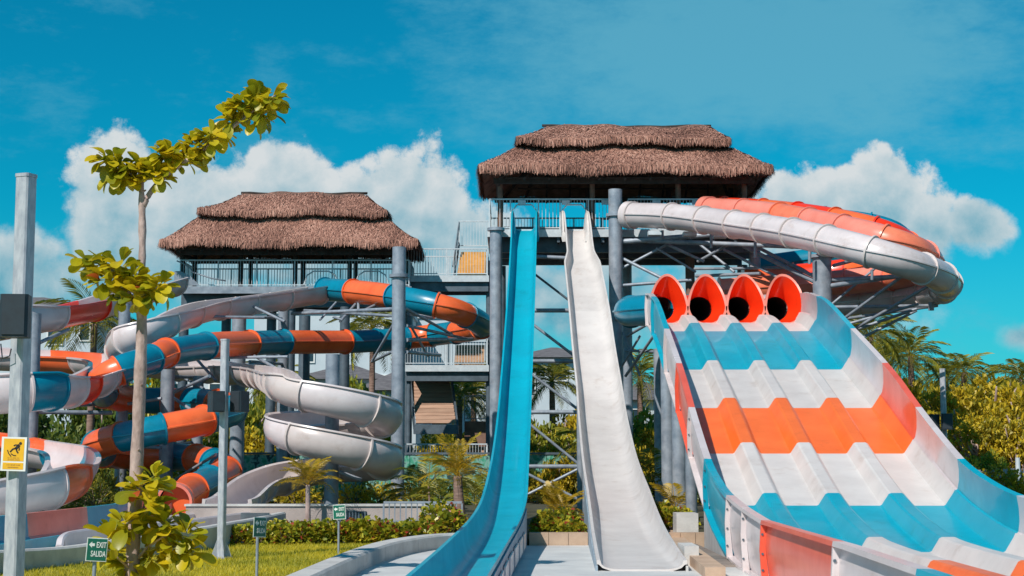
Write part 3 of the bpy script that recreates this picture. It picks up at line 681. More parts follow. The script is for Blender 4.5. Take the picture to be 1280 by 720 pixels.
def drop_slide(root, prof_tab, x_tab, wfun, hfun, mat, step, sect):
    ctrl = [(interp(x_tab, y), y, z) for (y, z) in prof_tab]
    pts = relax(spline([Vector(c) for c in ctrl], 10), 6); fr = frames_of(pts); cuts = idx_by_len(pts, sect)
    for k in range(len(cuts) - 1):
        m = MB(); b = None; fs = fr[cuts[k]:cuts[k + 1] + 1]; mm = None
        for (p, s, u) in fs:
            pr = open_prof(wfun(p.y), hfun(p.y)); mm = len(pr)
            for (a, c) in pr: m.v.append(tuple(p + s * a + u * c))
        for q in range(len(fs) - 1):
            for i in range(mm): j = (i + 1) % mm; m.f.append((q * mm + i, q * mm + j, (q + 1) * mm + j, (q + 1) * mm + i))
        m.f.append(tuple(range(mm))[::-1]); m.f.append(tuple((len(fs) - 1) * mm + i for i in range(mm)))
        build('slide_section', m, mat, root, smooth=R(38))
    return pts, fr, cuts
blue_tab = [(56.3, 9.62), (55.7, 9.58), (55.1, 9.25), (54.3, 8.55), (52.2, 7.2), (50, 5.95), (47.5, 4.6), (45, 3.38), (43, 2.58), (41, 1.95), (38, 1.28), (34.6, 0.78), (31, 0.42), (27, 0.22), (22, 0.13), (17.4, 0.12), (13, 0.12)]
blue_x = [(13, -0.70), (17.4, -0.58), (22, -0.46), (30, -0.18), (40, 0.0), (45, 0.12), (50, 0.27), (56.5, 0.46)]
bs = thing('drop_slide', (-0.5, 20, 0), 'bright turquoise open drop slide running from the tall tower down to the basin', 'water slide')
bpts, bfr, bcuts = drop_slide(bs, blue_tab, blue_x, lambda y: float(np.interp(y, [14, 22, 32], [0.335, 0.365, 0.40])), lambda y: float(np.interp(y, [54.6, 55.6, 56.3], [0.44, 0.66, 0.74])), 'gel_cyan', 0.3, 3.2)
def skirt(root, pts, fr, y_to, side, off, name, mat, drop=0.02, lift=0.30):
    offf = off if callable(off) else (lambda y: off); liftf = lift if callable(lift) else (lambda y: lift)
    """concrete cheek wall under a slide edge"""
    sel = [(p, s, u) for (p, s, u) in fr if p.y <= y_to]; m = MB()
    for (p, s, u) in sel:
        q = p + s * side * offf(p.y); zt = p.z + liftf(p.y)
        for (dx, z) in ((0, -0.05), (0, zt), (0.035, zt), (0.035, -0.05)):
            w_ = q - s * side * dx; m.v.append((w_.x, w_.y, z))
    for k in range(len(sel) - 1):
        for i in range(4): j = (i + 1) % 4; m.f.append((k * 4 + i, k * 4 + j, (k + 1) * 4 + j, (k + 1) * 4 + i))
    m.f.append((0, 1, 2, 3)); e = (len(sel) - 1) * 4; m.f.append((e, e + 3, e + 2, e + 1))
    return build(name, m, mat, root)
# traveller faces the camera: +side is picture left
bof = lambda y: float(np.interp(y, [14, 22, 32], [0.335, 0.365, 0.40])) + 0.07
skirt(bs, bpts, bfr, 30.5, -1, bof, 'cheek_wall', 'concrete_blue', lift=0.36); skirt(bs, bpts, bfr, 29, 1, bof, 'cheek_wall', 'concrete', lift=0.34)
# blue stains and steps on the cheek wall facing the basin
sel = [(p, s, u) for (p, s, u) in bfr if 14 < p.y < 28.6]
for k in range(0, len(sel) - 4, 4):
    p, s, u = sel[k]; p2 = sel[k + 3][0]; wq = float(np.interp(p.y, [14, 22, 32], [0.335, 0.365, 0.40])) + 0.085; q = p - s * wq; q2 = p2 - s * wq
    m = MB(); m.bar((q.x + 0.004, q.y, 0.26), (q2.x + 0.004, q2.y, 0.26), 0.025, 0.26); build('cheek_panel', m, 'gel_white', bs)
for yy in (44, 38.2, 34.2):
    xx = float(interp(blue_x, yy)); z = float(interp([(t[0], t[1]) for t in reversed(blue_tab)], yy))
    column(bs, xx, yy, 0, z - 0.10, 0.11, 'galv', name='support_post', n=12)

white_tab = [(56.3, 9.62), (55.7, 9.58), (55.1, 9.2), (54.3, 8.5), (52.4, 7.3), (50, 5.85), (47.5, 4.45), (45, 3.28), (43, 2.55), (41, 1.98), (38, 1.3), (34.6, 0.78), (31, 0.36), (28, 0.16), (25, 0.09), (23.4, 0.075)]
white_x = [(19, 1.74), (22, 1.83), (26, 1.96), (31, 2.12), (35, 2.22), (41, 2.36), (45, 2.44), (50, 2.42), (54, 2.32), (56.5, 2.2)]
ws = thing('drop_slide', (1.9, 26, 0), 'white open drop slide that widens below the tall tower beside the turquoise one', 'water slide')
wfw = lambda y: float(np.interp(y, [22, 50, 53.2, 53.9, 56.5], [0.60, 0.60, 0.56, 0.42, 0.40]))
wpts, wfr, wcuts = drop_slide(ws, white_tab, white_x, wfw, lambda y: float(np.interp(y, [23.4, 26, 33, 54.6, 55.6, 56.3], [0.13, 0.22, 0.44, 0.44, 0.66, 0.74])), 'gel_lane', 0.3, 3.2)
skirt(ws, wpts, wfr, 34.5, 1, 0.67, 'cheek_wall', 'concrete_blue', lift=lambda y: float(np.interp(y, [23.4, 26, 33], [0.05, 0.13, 0.35]))); skirt(ws, wpts, wfr, 33, -1, 0.67, 'cheek_wall', 'concrete', lift=lambda y: float(np.interp(y, [23.4, 26, 33], [0.05, 0.13, 0.35])))
for yy in (46.5, 41.5, 37):
    xx = float(interp(white_x, yy)); z = float(interp([(t[0], t[1]) for t in reversed(white_tab)], yy))
    column(ws, xx - 0.45, yy, 0, z - 0.08, 0.11, 'galv', name='support_post', n=12); column(ws, xx + 0.45, yy, 0, z - 0.08, 0.11, 'galv', name='support_post', n=12)
for (ro_, sx_, mt_) in ((bs, 0.45, 'gel_cyan'), (ws, 2.21, 'gel_lane')):
    for sg in (-1, 1):
        m = MB(); prof_ = [(0.0, 0.0), (0.16, 0.02), (0.13, 0.30), (0.10, 0.62), (0.06, 0.74), (0.01, 0.72), (-0.03, 0.3)]; fs_ = []
        for (yy_, zz_, kk_) in ((56.25, 9.60, 1.0), (55.75, 9.58, 0.98), (55.3, 9.36, 0.78), (54.9, 9.08, 0.5)): fs_.append((Vector((sx_ + sg * 0.47, yy_, zz_)), Vector((-sg, 0, 0)), Vector((0, 0, kk_))))
        m.sweep(fs_, prof_); build('head_wing', m, mt_, ro_, smooth=R(50))
mb = MB(); mb.box(2.62, 2.84, 24.6, 25.6, 0.05, 0.34); build('end_block', mb, 'concrete', ws)
mb = MB(); mb.prism([(2.62, 22), (2.9, 22), (3.3, 33), (2.95, 33)], 0.05, 0.20); tag(build('side_kerb', mb, 'coping'), 'tan kerb running beside the foot of the white drop slide', 'kerb')

# ================================================================== MAT RACER
rz_tab = [(7.5, 0.12), (12, 0.12), (17.5, 0.12), (22, 0.13), (24, 0.16), (25.4, 0.22), (27, 0.42), (29, 0.80), (32.3, 1.74), (35.3, 2.72), (39.6, 3.95), (42, 4.65), (44.3, 5.20), (45.5, 5.45), (46.8, 5.60)]
def rz(y):
    return float(np.interp(y, RY, RZ))
_p = relax(spline([Vector((0, a, b)) for a, b in rz_tab], 12), 14); RY = [p.y for p in _p]; RZ = [p.z for p in _p]
def rx(y): return 6.17 - (44.3 - y) * 0.026
rc = thing('mat_racer_slide', (6, 30, 0), 'wide four lane racer slide banded in white turquoise and orange', 'water slide')
def y_for_row(row):
    lo, hi = 9.0, 46.6
    for _ in range(40):
        mid = (lo + hi) / 2
        if yrow(rz(mid), mid) > row: lo = mid
        else: hi = mid
    return (lo + hi) / 2
cutsY = [46.7] + [y_for_row(r) for r in (414, 462, 510, 567, 632, 690)] + [21.0, 15.6, 12.0, 8.0]
bandc = ['lane', 'cyan', 'lane', 'orange', 'lane', 'cyan', 'lane', 'orange', 'lane', 'cyan']
fm = {'lane': 'gel_lane', 'cyan': 'gel_cyan', 'orange': 'gel_orange_lane'}; wm = {'lane': 'gel_white', 'cyan': 'gel_cyan', 'orange': 'gel_coral'}
LP = 1.13; RT = 0.12; RB = 0.26; RH = 0.235
def lane_prof():
    pr = [(-2.17, 0.30), (-2.14, RH), (-2.01, 0.015), (-1.98, 0.0)]
    for c in (-LP, 0, LP): pr += [(c - RB - 0.03, 0), (c - RB, 0.015), (c - RT - 0.02, RH - 0.02), (c - RT + 0.02, RH), (c + RT - 0.02, RH), (c + RT + 0.02, RH - 0.02), (c + RB, 0.015), (c + RB + 0.03, 0)]
    pr += [(1.98, 0.0), (2.01, 0.015), (2.14, RH), (2.17, 0.30)]
    return pr
lp = lane_prof(); lane_closed = lp + [(a, c - 0.05) for a, c in reversed(lp)]
def wallh(y): return float(np.interp(y, [8, 15, 21, 25, 29, 34, 43, 46], [0.72, 0.76, 0.74, 0.88, 0.86, 1.02, 1.02, 0.86]))
def wall_prof(s, WALLH=0.92):
    k = WALLH
    inn = [(s * 2.17, 0.275), (s * 2.215, 0.36 * k), (s * 2.235, 0.55 * k), (s * 2.225, 0.78 * k), (s * 2.19, k)]
    out = [(s * 2.32, k + 0.005), (s * 2.33, k - 0.045), (s * 2.235, k - 0.05), (s * 2.265, 0.78 * k), (s * 2.275, 0.55 * k), (s * 2.255, 0.36 * k), (s * 2.23, 0.06), (s * 2.20, -0.06), (s * 2.15, -0.06), (s * 2.15, 0.2)]
    return inn + out
def rframe(y, dz=0.0):
    e = 0.2; p = Vector((rx(y), y, rz(y))); q0 = Vector((rx(y - e), y - e, rz(y - e))); q1 = Vector((rx(y + e), y + e, rz(y + e)))
    t = (q1 - q0).normalized(); s = t.cross(Vector((0, 0, 1))).normalized(); u = s.cross(t)
    return (p, s, u)
for k in range(len(cutsY) - 1):
    ya, yb_ = cutsY[k], cutsY[k + 1]; n = max(6, int((ya - yb_) / 0.35)); fr = [rframe(ya + (yb_ - ya) * i / n) for i in range(n + 1)]
    c = bandc[k]
    fl_ = build('lane_section', MB().sweep(fr, lane_closed), fm[c], rc, smooth=R(16))
    for s in (-1, 1):
        m = MB(); np_ = len(wall_prof(s))
        for (p, sd, u) in fr:
            for (a_, c_) in wall_prof(s, wallh(p.y)): m.v.append(tuple(p + sd * a_ + u * c_))
        for q in range(len(fr) - 1):
            for i in range(np_): j = (i + 1) % np_; m.f.append((q * np_ + i, q * np_ + j, (q + 1) * np_ + j, (q + 1) * np_ + i))
        m.f.append(tuple(range(np_))[::-1]); m.f.append(tuple((len(fr) - 1) * np_ + i for i in range(np_)))
        w_ = build('side_wall', m, wm[c], rc, smooth=R(32))
    # bolted joint ribs on the outer face of both walls
    m_ = 2 if k == 6 else 1; WALLH = wallh(ya)
    for i in range(m_):
        yj = ya + (yb_ - ya) * i / m_; f = rframe(yj); p, sd, u = f; t = u.cross(sd)
        for s in (-1, 1):
            pr = [(s * 2.22, -0.10), (s * 2.32, -0.10), (s * 2.345, WALLH * 0.5), (s * 2.325, WALLH - 0.055), (s * 2.24, WALLH - 0.055), (s * 2.27, WALLH * 0.5)]
            rib = build('joint_rib', MB().sweep([(p - t * 0.03, sd, u), (p + t * 0.03, sd, u)], pr), wm[c], rc)
            if s == -1 and yj < 34:
                for zz in (0.1, WALLH * 0.42, WALLH * 0.76):
                    q = p + sd * (-2.31) + u * zz; bm = MB(); bm.cyl(q - t * 0.045, q - t * 0.03, 0.018, n=6); build('bolt', bm, 'galv_dark', rib)
    # bottom flange
    for s in (-1, 1):
        build('bottom_flange', MB().sweep(fr, [(s * 2.19, -0.10), (s * 2.31, -0.10), (s * 2.31, -0.062), (s * 2.19, -0.062)]), wm[c], rc)
# plinth walls
ysm = [29.6 - (29.6 - 8) * i / 40 for i in range(41)]
for s in (-1, 1):
    m = MB()
    for y in ysm:
        x = rx(y) + s * 2.27; z = rz(y) - 0.115
        for (dx, zz) in ((0, -0.05), (0, z), (-s * 0.16, z), (-s * 0.16, -0.05)): m.v.append((x + dx, y, zz))
    for k in range(40):
        for i in range(4): j = (i + 1) % 4; m.f.append((k * 4 + i, k * 4 + j, (k + 1) * 4 + j, (k + 1) * 4 + i))
    m.f.append((0, 1, 2, 3)); m.f.append((160, 163, 162, 161)); build('plinth', m, 'concrete_grey', rc)
mb = MB(); mb.box(rx(30) - 2.62, rx(30) - 2.20, 31.2, 31.9, 0.05, 0.60); build('footing', mb, 'concrete', rc)
for (yy, offs) in ((32.0, (-1.85, 1.85)), (36, (-1.95, 0, 1.95)), (40, (-1.9, 0, 1.9)), (44, (-1.9, 0, 1.9))):
    for o_ in offs: column(rc, rx(yy) + o_, yy, 0, rz(yy) - 0.22, 0.13 if yy < 39 else 0.18, 'galv', name='support_post', n=14)
    m = MB(); m.bar((rx(yy) - 2.1, yy, rz(yy) - 0.2), (rx(yy) + 2.1, yy, rz(yy) - 0.2), 0.15, 0.14); build('cross_beam', m, 'galv_dark', rc)
# ---- hood mouths
tube_cols = ['gel_blue', 'gel_red', 'gel_salmon', 'gel_white']
MY = 46.6
for i in range(4):
    cx = rx(MY) + 0.04 - 1.5 * LP + i * LP; cz = rz(MY) + 0.48
    m = MB(); n = 36; rings_ = []
    hole = Vector((cx - 0.12, MY + 0.80, cz + 0.0)); hr = 0.355
    NR = 9
    for r_ in range(NR + 1):
        t = r_ / NR; e = t ** 1.6; row = []
        for k in range(n):
            a = 2 * PI * k / n; ca, sa = math.cos(a), math.sin(a)
            # mouth outline: egg, taller than wide, flat on the lane
            ox = 0.52 * ca * (1.0 - 0.20 * max(sa, 0)); oz = (0.92 if sa > 0 else 0.50) * sa
            if i == 3 and ca > 0 and sa > 0.1: ox += 0.10 * math.sin(a * 2) * 0.6
            mo = Vector((cx + ox, MY - 0.05 + 0.42 * max(sa, 0) ** 1.3 * 0.8, cz + oz))
            ho = hole + Vector((hr * ca, 0, hr * sa))
            p = mo.lerp(ho, t); p.y = mo.y + (ho.y - mo.y) * (t ** 1.0)
            row.append(len(m.v)); m.v.append(tuple(p))
        rings_.append(row)
    for r_ in range(NR):
        for k in range(n): j = (k + 1) % n; m.f.append((rings_[r_][k], rings_[r_ + 1][k], rings_[r_ + 1][j], rings_[r_][j]))
    hood = build('hood_mouth', m, 'gel_red', rc, smooth=True)
    # lip
    m = MB(); base = [Vector(hood.data.vertices[q].co) + wloc(hood) for q in rings_[0]]
    lipp = base + [base[0]]; m2 = MB(); b0_ = 0
    for k in range(n):
        p = base[k]; cdir = (p - Vector((cx, p.y, cz))).normalized(); m2.v += [tuple(p), tuple(p + cdir * 0.07), tuple(p + cdir * 0.07 + Vector((0, 0.07, 0))), tuple(p + Vector((0, 0.07, 0)))]
    for k in range(n):
        j = (k + 1) % n
        for q in range(4): w = (q + 1) % 4; m2.f.append((k * 4 + q, k * 4 + w, j * 4 + w, j * 4 + q))
    build('hood_lip', m2, 'gel_salmon', hood, smooth=R(30))
    # outer tube feeding the mouth
    ctrl = [hole + Vector((0, 0.01, 0)), hole + Vector((-0.22, 0.9, 0.04)), hole + Vector((-0.30, 2.0, 0.1)), hole + Vector((0.2, 3.0, 0.2)), hole + Vector((1.6, 3.6, 0.35))]
    if i == 0: ctrl = [hole + Vector((0.02, 0.02, 0)), hole + Vector((-0.36, 0.5, 0.02)), hole + Vector((-0.80, 1.4, 0.06)), hole + Vector((-0.72, 2.5, 0.14)), hole + Vector((0.2, 3.4, 0.25)), hole + Vector((1.8, 3.8, 0.4))]
    pts = spline(ctrl, 6); fr_ = frames_of(pts); cu = [0, len(pts) * 3 // 5, len(pts) - 1]
    m = MB(); nb_ = len(pts) * 11 // 20; circ = [(0.352 * math.cos(2 * PI * k / 24), 0.352 * math.sin(2 * PI * k / 24)) for k in range(24)]
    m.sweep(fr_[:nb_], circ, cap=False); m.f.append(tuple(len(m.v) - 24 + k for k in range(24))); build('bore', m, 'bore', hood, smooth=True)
    flume(rc, fr_, cu, ['gel_blue', 'gel_blue'] if i == 0 else [tube_cols[i]], tube_prof(0.46), tube_prof(0.52, 0.0), ('tube_section', 'flange'), first=1)

def smooth_z(pts, n):
    z = [p.z for p in pts]
    for _ in range(n): z = [z[0]] + [(z[i - 1] + 2 * z[i] + z[i + 1]) / 4 for i in range(1, len(z) - 1)] + [z[-1]]
    return [Vector((p.x, p.y, q)) for p, q in zip(pts, z)]
# ================================================================== RACER TUBES (big loop on the right)
wp = [P(792, 269, 54.9), P(835, 270, 53.6), P(880, 275, 52.0), P(930, 282, 50.0), P(985, 290, 47.6), P(1040, 302, 45.6), P(1095, 317, 44.4), P(1145, 333, 44.6), P(1178, 347, 46.3), P(1182, 360, 49.3), P(1150, 369, 52.2), P(1100, 375, 54.2), P(1040, 381, 55.2), P(980, 386, 55.4), P(920, 390, 55.2)]
LOOPS = [wp,
    [P(888, 263, 54.6), P(950, 267, 52.4), P(1005, 276, 50.2), P(1060, 288, 48.2), P(1110, 301, 47.1), P(1150, 316, 47.5), P(1163, 331, 49.6), P(1140, 342, 52), P(1090, 349, 53.6), P(1030, 355, 54.4), P(960, 360, 54.6), P(900, 364, 54.6)],
    [P(905, 262, 55.8), P(960, 265, 54.2), P(1015, 272, 52.3), P(1065, 281, 50.8), P(1105, 292, 50.2), P(1132, 305, 51), P(1135, 318, 52.8), P(1105, 330, 54.8), P(1060, 338, 56), P(1000, 345, 56.4), P(930, 350, 56.4)],
    [P(915, 268, 57.6), P(970, 267, 56.5), P(1030, 275, 55.5), P(1082, 281, 54.8), P(1116, 291, 54.9), P(1126, 303, 56), P(1108, 313, 57.8), P(1060, 318, 59), P(1000, 327, 59.4), P(940, 335, 59.4)]]
def offset_path(base, k, dz): return smooth_z(relax(spline(LOOPS[int(k)], 9), 8), 10)
specs = [(0.0, 0.0, ['gel_white'], 'cream white tube slide sweeping in the outermost loop from the tall tower', 'gel_cream'),
         (1, 0.50, ['gel_salmon', 'gel_salmon', 'gel_pale_orange'], 'salmon and orange tube slide curving just inside the white tube', None),
         (2, 0.78, ['gel_red', 'gel_orange'], 'red tube slide nested between the salmon and blue tubes', None),
         (3, 1.08, ['gel_blue'], 'dark turquoise tube slide on the innermost curve of the loop', None)]
for (off, dz, cols, lab, fmat) in specs:
    pts = offset_path(wp, off, dz); fr = frames_of(pts)
    ro = thing('tube_slide', (pts[0].x, pts[0].y, 0), lab, 'water slide', 'racer tubes leaving the tall tower')
    flume(ro, fr, idx_by_len(pts, 1.75), cols, tube_prof(0.43), tube_prof(0.485, 0.0), ('tube_section', 'flange'), fmat)
    # flared start
    p, s, u = fr[0]; t = u.cross(s).normalized(); m = MB(); pr0 = [(0.43 * math.cos(2 * PI * k / 24), 0.43 * math.sin(2 * PI * k / 24)) for k in range(24)]
    tdir = (pts[1] - pts[0]).normalized()
    m.sweep([(p - tdir * 0.30, s, u), (p, s, u)], [(a * 1.12, c * 1.12) for a, c in pr0], cap=False); build('start_bell', m, cols[0], ro, smooth=True)
# steelwork carrying the loop
big = thing('support_mast', (P(1027, 312, 50.4).x, 50.4, 0), 'thick galvanised mast with strut arms carrying the tube loop behind the hoods', 'column')
MX = P(1027, 312, 50.4).x
column(big, MX, 50.4, 0, 8.05, 0.30, collars=(8.0,), n=24)
def strut(root, a, b, r=0.06, mat='galv', name='strut'):
    m = MB(); m.cyl(a, b, r, n=10); return build(name, m, mat, root, smooth=R(50))
S = lambda x, y, d: P(x, y, d)
for (a, b, r) in (((1040, 357, 50.2), (1178, 337, 47.0), 0.075), ((1040, 350, 50.4), (1150, 344, 47.2), 0.07), ((1046, 400, 50.2), (1172, 382, 50.6), 0.05), ((1050, 402, 50.2), (1128, 345, 48.0), 0.05),
                  ((1070, 410, 50.0), (1170, 352, 47.5), 0.05), ((1060, 405, 49.9), (1148, 380, 49.0), 0.045), ((1042, 332, 50.3), (1080, 322, 52), 0.06), ((1040, 380, 50.2), (1110, 322, 50.5), 0.04)):
    strut(big, S(*a), S(*b), r)
strut(big, S(1042, 384, 50.2), S(1170, 382, 50.0), 0.055); strut(big, S(1046, 420, 50.3), S(1146, 386, 49.6), 0.05)
strut(big, S(1164, 378, 50), S(1164, 388, 50), 0.09, name='saddle_clamp'); strut(big, S(1090, 337, 47.5), S(1090, 350, 47.5), 0.045, name='saddle_clamp')
strut(big, S(1148, 336, 46.6), S(1148, 352, 46.6), 0.05, name='saddle_clamp'); strut(big, S(1062, 430, 50.2), S(1146, 388, 49.8), 0.045)
tr = thing('support_truss', (7, 54.5, 0), 'galvanised lattice truss between the tower legs below the tube slides', 'truss')
for (a, b, r) in (((778, 302, 55.3), (895, 293, 54.2), 0.095), ((778, 300, 55.6), (1015, 309, 52), 0.08), ((776, 357, 55.2), (865, 350, 54.8), 0.06), ((776, 322, 55.3), (840, 354, 54.6), 0.06), ((776, 336, 55.3), (845, 300, 55), 0.05),
                  ((835, 306, 55.0), (880, 327, 55), 0.05), ((820, 310, 55.0), (870, 340, 55), 0.04), ((870, 302, 56), (918, 340, 55), 0.05), ((872, 327, 56), (910, 306, 55), 0.05), ((868, 336, 56.2), (980, 335, 54), 0.05),
                  ((905, 312, 55.5), (975, 348, 53.5), 0.05), ((930, 308, 55), (1018, 352, 51.5), 0.075), ((945, 308, 55), (1016, 345, 51.5), 0.06), ((870, 345, 56.2), (950, 342, 54.2), 0.06), ((896, 306, 55.2), (1010, 306, 52.2), 0.06)):
    strut(tr, S(*a), S(*b), r)
for (x, y0_, y1_, d) in ((889, 292, 310, 53), (944, 300, 322, 51), (828, 288, 298, 54.5), (862, 288, 298, 54), (1012, 308, 330, 49.8)):
    strut(tr, S(x, y0_, d), S(x, y1_, d), 0.05, name='hanger')
for (x, y, d) in ((818, 290, 54), (862, 291, 53.2), (900, 293, 52.4)):
    p = S(x, y, d); m = MB(); m.box(p.x - 0.22, p.x + 0.22, p.y - 0.2, p.y + 0.2, p.z - 0.12, p.z + 0.02); build('saddle', m, 'galv_light', tr)
for (x, y0_, y1_, d, r, mt) in ((1027 - 14, 320, 400, 51.5, 0.08, 'galv_dark'), (835, 400, 640, 50.5, 0.2, 'galv'), (824, 420, 640, 52.5, 0.18, 'galv'), (872, 470, 660, 42.5, 0.12, 'galv')):
    pass
for (x, d, ztop, r) in ((825, 52.4, 5.2, 0.2), (846, 49.6, 5.4, 0.24)):
    q = P(x, 500, d); tr_c = thing('steel_column', (q.x, d, 0), 'grey steel column under the hooded start of the racer slide', 'column', 'columns under the racer start')
    column(tr_c, q.x, d, 0, ztop, r)
for (a, b, r) in (((782, 470, 54.8), (838, 390, 51), 0.05), ((784, 420, 54.9), (822, 398, 51.5), 0.05), ((782, 438, 54.9), (826, 440, 52.3), 0.05), ((776, 460, 55), (800, 420, 54), 0.04), ((778, 415, 55), (800, 470, 54.5), 0.04)):
    strut(tr, S(*a), S(*b), r)

# ================================================================== LEFT SLIDES
# striped tube slide
tp = [(406, 362, 60), (441, 364, 58.5), (492, 371, 56.5), (546, 382, 55.5), (583, 394, 56.3), (603, 409, 58.5), (570, 415, 61), (540, 419, 62), (508, 423, 62), (470, 426, 61), (432, 427, 60), (353, 428, 57), (312, 429, 55), (257, 432, 52),
      (207, 442, 49.3), (190, 448, 48.5), (147, 464, 47.2), (124, 479, 48), (130, 493, 50.5), (165, 500, 52.5), (205, 501, 53), (240, 502, 52.5), (272, 504, 51), (291, 513, 49), (255, 526, 47), (203, 536, 46.2), (152, 547, 46), (121, 557, 47.3),
      (128, 567, 49.8), (165, 570, 51.5), (217, 571, 51.5), (245, 573, 50.5), (268, 579, 49), (283, 590, 47.3), (262, 602, 45.6), (240, 613, 43.9), (221, 625, 42.2)]
tcol = 'BOBOBOBOBBOBOBOBOBOBOBOBOBOBOOBOBOBO'
pts = smooth_z(relax(spline([P(*q) for q in tp], 8), 3), 12); fr = frames_of(pts)
ts = thing('tube_slide', (pts[-1].x, pts[-1].y, 0), 'turquoise and orange striped tube slide spiralling down from the shorter thatched tower', 'water slide')
flume(ts, fr, list(range(0, len(pts), 8)), [{'B': 'gel_blue', 'O': 'gel_orange'}[c] for c in tcol], tube_prof(0.43), tube_prof(0.48, 0.0), ('tube_section', 'flange'))
p, s, u = fr[-1]; tdir = (pts[-1] - pts[-2]).normalized()
m = MB(); cr = [(math.cos(2 * PI * k / 28), math.sin(2 * PI * k / 28)) for k in range(28)]
m.sweep([(p + tdir * 0.02, s, u), (p + tdir * 0.30, s, u)], [(a * 0.47, c * 0.47) for a, c in cr], cap=False)
m.sweep([(p + tdir * 0.30, s, u), (p + tdir * 0.02, s, u)], [(a * 0.40, c * 0.40) for a, c in cr], cap=False)
b0_ = len(m.v)
for (a, c) in cr: m.v.append(tuple(p + tdir * 0.30 + s * a * 0.47 + u * c * 0.47))
for (a, c) in cr: m.v.append(tuple(p + tdir * 0.30 + s * a * 0.40 + u * c * 0.40))
for k in range(28): j = (k + 1) % 28; m.f.append((b0_ + k, b0_ + j, b0_ + 28 + j, b0_ + 28 + k))
build('mouth_ring', m, 'gel_salmon', ts, smooth=R(40))
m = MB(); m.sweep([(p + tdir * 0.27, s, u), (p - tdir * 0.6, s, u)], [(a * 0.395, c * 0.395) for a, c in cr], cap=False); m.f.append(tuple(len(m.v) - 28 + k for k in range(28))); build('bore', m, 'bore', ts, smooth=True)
m = MB(); a_ = p - tdir * 2.2; c_ = p + tdir * 0.2
m.quadbox([(c_.x - 0.2, c_.y - 0.55, 0), (a_.x, a_.y - 0.55, 0), (a_.x, a_.y - 0.43, 0), (c_.x - 0.2, c_.y - 0.43, 0), (c_.x - 0.2, c_.y - 0.55, 0.32), (a_.x, a_.y - 0.55, 0.92), (a_.x, a_.y - 0.43, 0.92), (c_.x - 0.2, c_.y - 0.43, 0.32)])
build('cheek_wall', m, 'gel_white', ts)

# white open flume: falls from the tower, loops twice round a column, chutes out
hc = Vector((-5.0, 45.0)); HR = 1.42
ctl = [P(398, 362, 59.5), P(330, 373, 57), P(272, 380, 55), P(238, 388, 53.5), P(200, 404, 51.5), P(163, 422, 50.8), P(152, 438, 52.5), P(170, 451, 55.8), P(215, 456, 57.5), P(270, 459, 56), P(318, 463, 52), P(342, 468, 48)]
z1 = 3.72
nh = 16
for k in range(0, nh * 2 + 1 - 3):
    a = PI + 2 * PI * k / nh
    if k == 0: continue
    ctl.append(Vector((hc.x + HR * math.cos(a), hc.y + HR * math.sin(a), z1 - 1.22 * k / nh + 0.15 * math.cos(2 * PI * k / nh) - 0.10)))
# after the second back pass leave to the left and forward
ctl += [Vector((-6.35, 46.1, 1.2)), Vector((-6.85, 44.8, 1.05)), Vector((-7.0, 43.2, 0.86)), Vector((-6.95, 41.4, 0.66)), Vector((-6.85, 39.8, 0.56)), Vector((-6.78, 38.4, 0.55))]
pts = smooth_z(relax(spline(ctl, 6), 5), 8); fr = frames_of(pts, bank=0.55, maxb=R(24))
wf = thing('open_flume', (-7.5, 44, 0), 'pale white open flume winding twice round a grey column to its chute', 'water slide')
flume(wf, fr, idx_by_len(pts, 1.75), ['gel_cream', 'gel_white', 'gel_white'], u_prof(0.50, R(104)), u_prof(0.50, R(104), out=0.06), flange_mat='gel_cream')

# wide striped flume at the far left
bl = [(215, 350, 60, 'W'), (160, 366, 56.5, 'W'), (118, 378, 54, 'R'), (65, 390, 51.5, 'W'), (20, 398, 50, 'W'), (-40, 408, 49.5, 'O'), (-120, 418, 50, 'B'), (-170, 428, 53, 'W'), (-120, 437, 57, 'O'), (-40, 441, 58.5, 'W'), (50, 444, 58, 'O'), (108, 447, 56, 'W'), (136, 453, 52.8, 'B'), (138, 461, 49, 'W'), (120, 470, 46, 'W'), (100, 477, 44.6, 'R'),
      (85, 481, 43.8, 'W'), (63, 484, 43, 'B'), (32, 486, 42.3, 'W'), (-20, 490, 42, 'O'), (-90, 500, 42.5, 'W'), (-150, 515, 45, 'B'), (-140, 530, 48.5, 'W'), (-80, 545, 49.5, 'O'), (-10, 553, 49, 'O'), (32, 557, 47.8, 'W'), (80, 564, 45.2, 'B'), (92, 577, 42, 'W'), (82, 595, 39.6, 'O'), (60, 604, 38.5, 'W'), (0, 613, 37.5, 'W'), (-60, 620, 37, 'W')]
pts = smooth_z(relax(spline([P(*q[:3]) for q in bl], 8), 4), 16); fr = frames_of(pts, bank=1.1, maxb=R(30))
bfm = thing('open_flume', (pts[-1].x, pts[-1].y, 0), 'wide open flume striped white red and turquoise, coiling beside the yellow warning sign', 'water slide')
flume(bfm, fr, list(range(0, len(pts), 8)), [{'W': 'gel_white', 'R': 'gel_red', 'O': 'gel_orange', 'B': 'gel_blue'}[q[3]] for q in bl], u_prof(0.58, R(98), lip=0.10), u_prof(0.58, R(98), out=0.05))
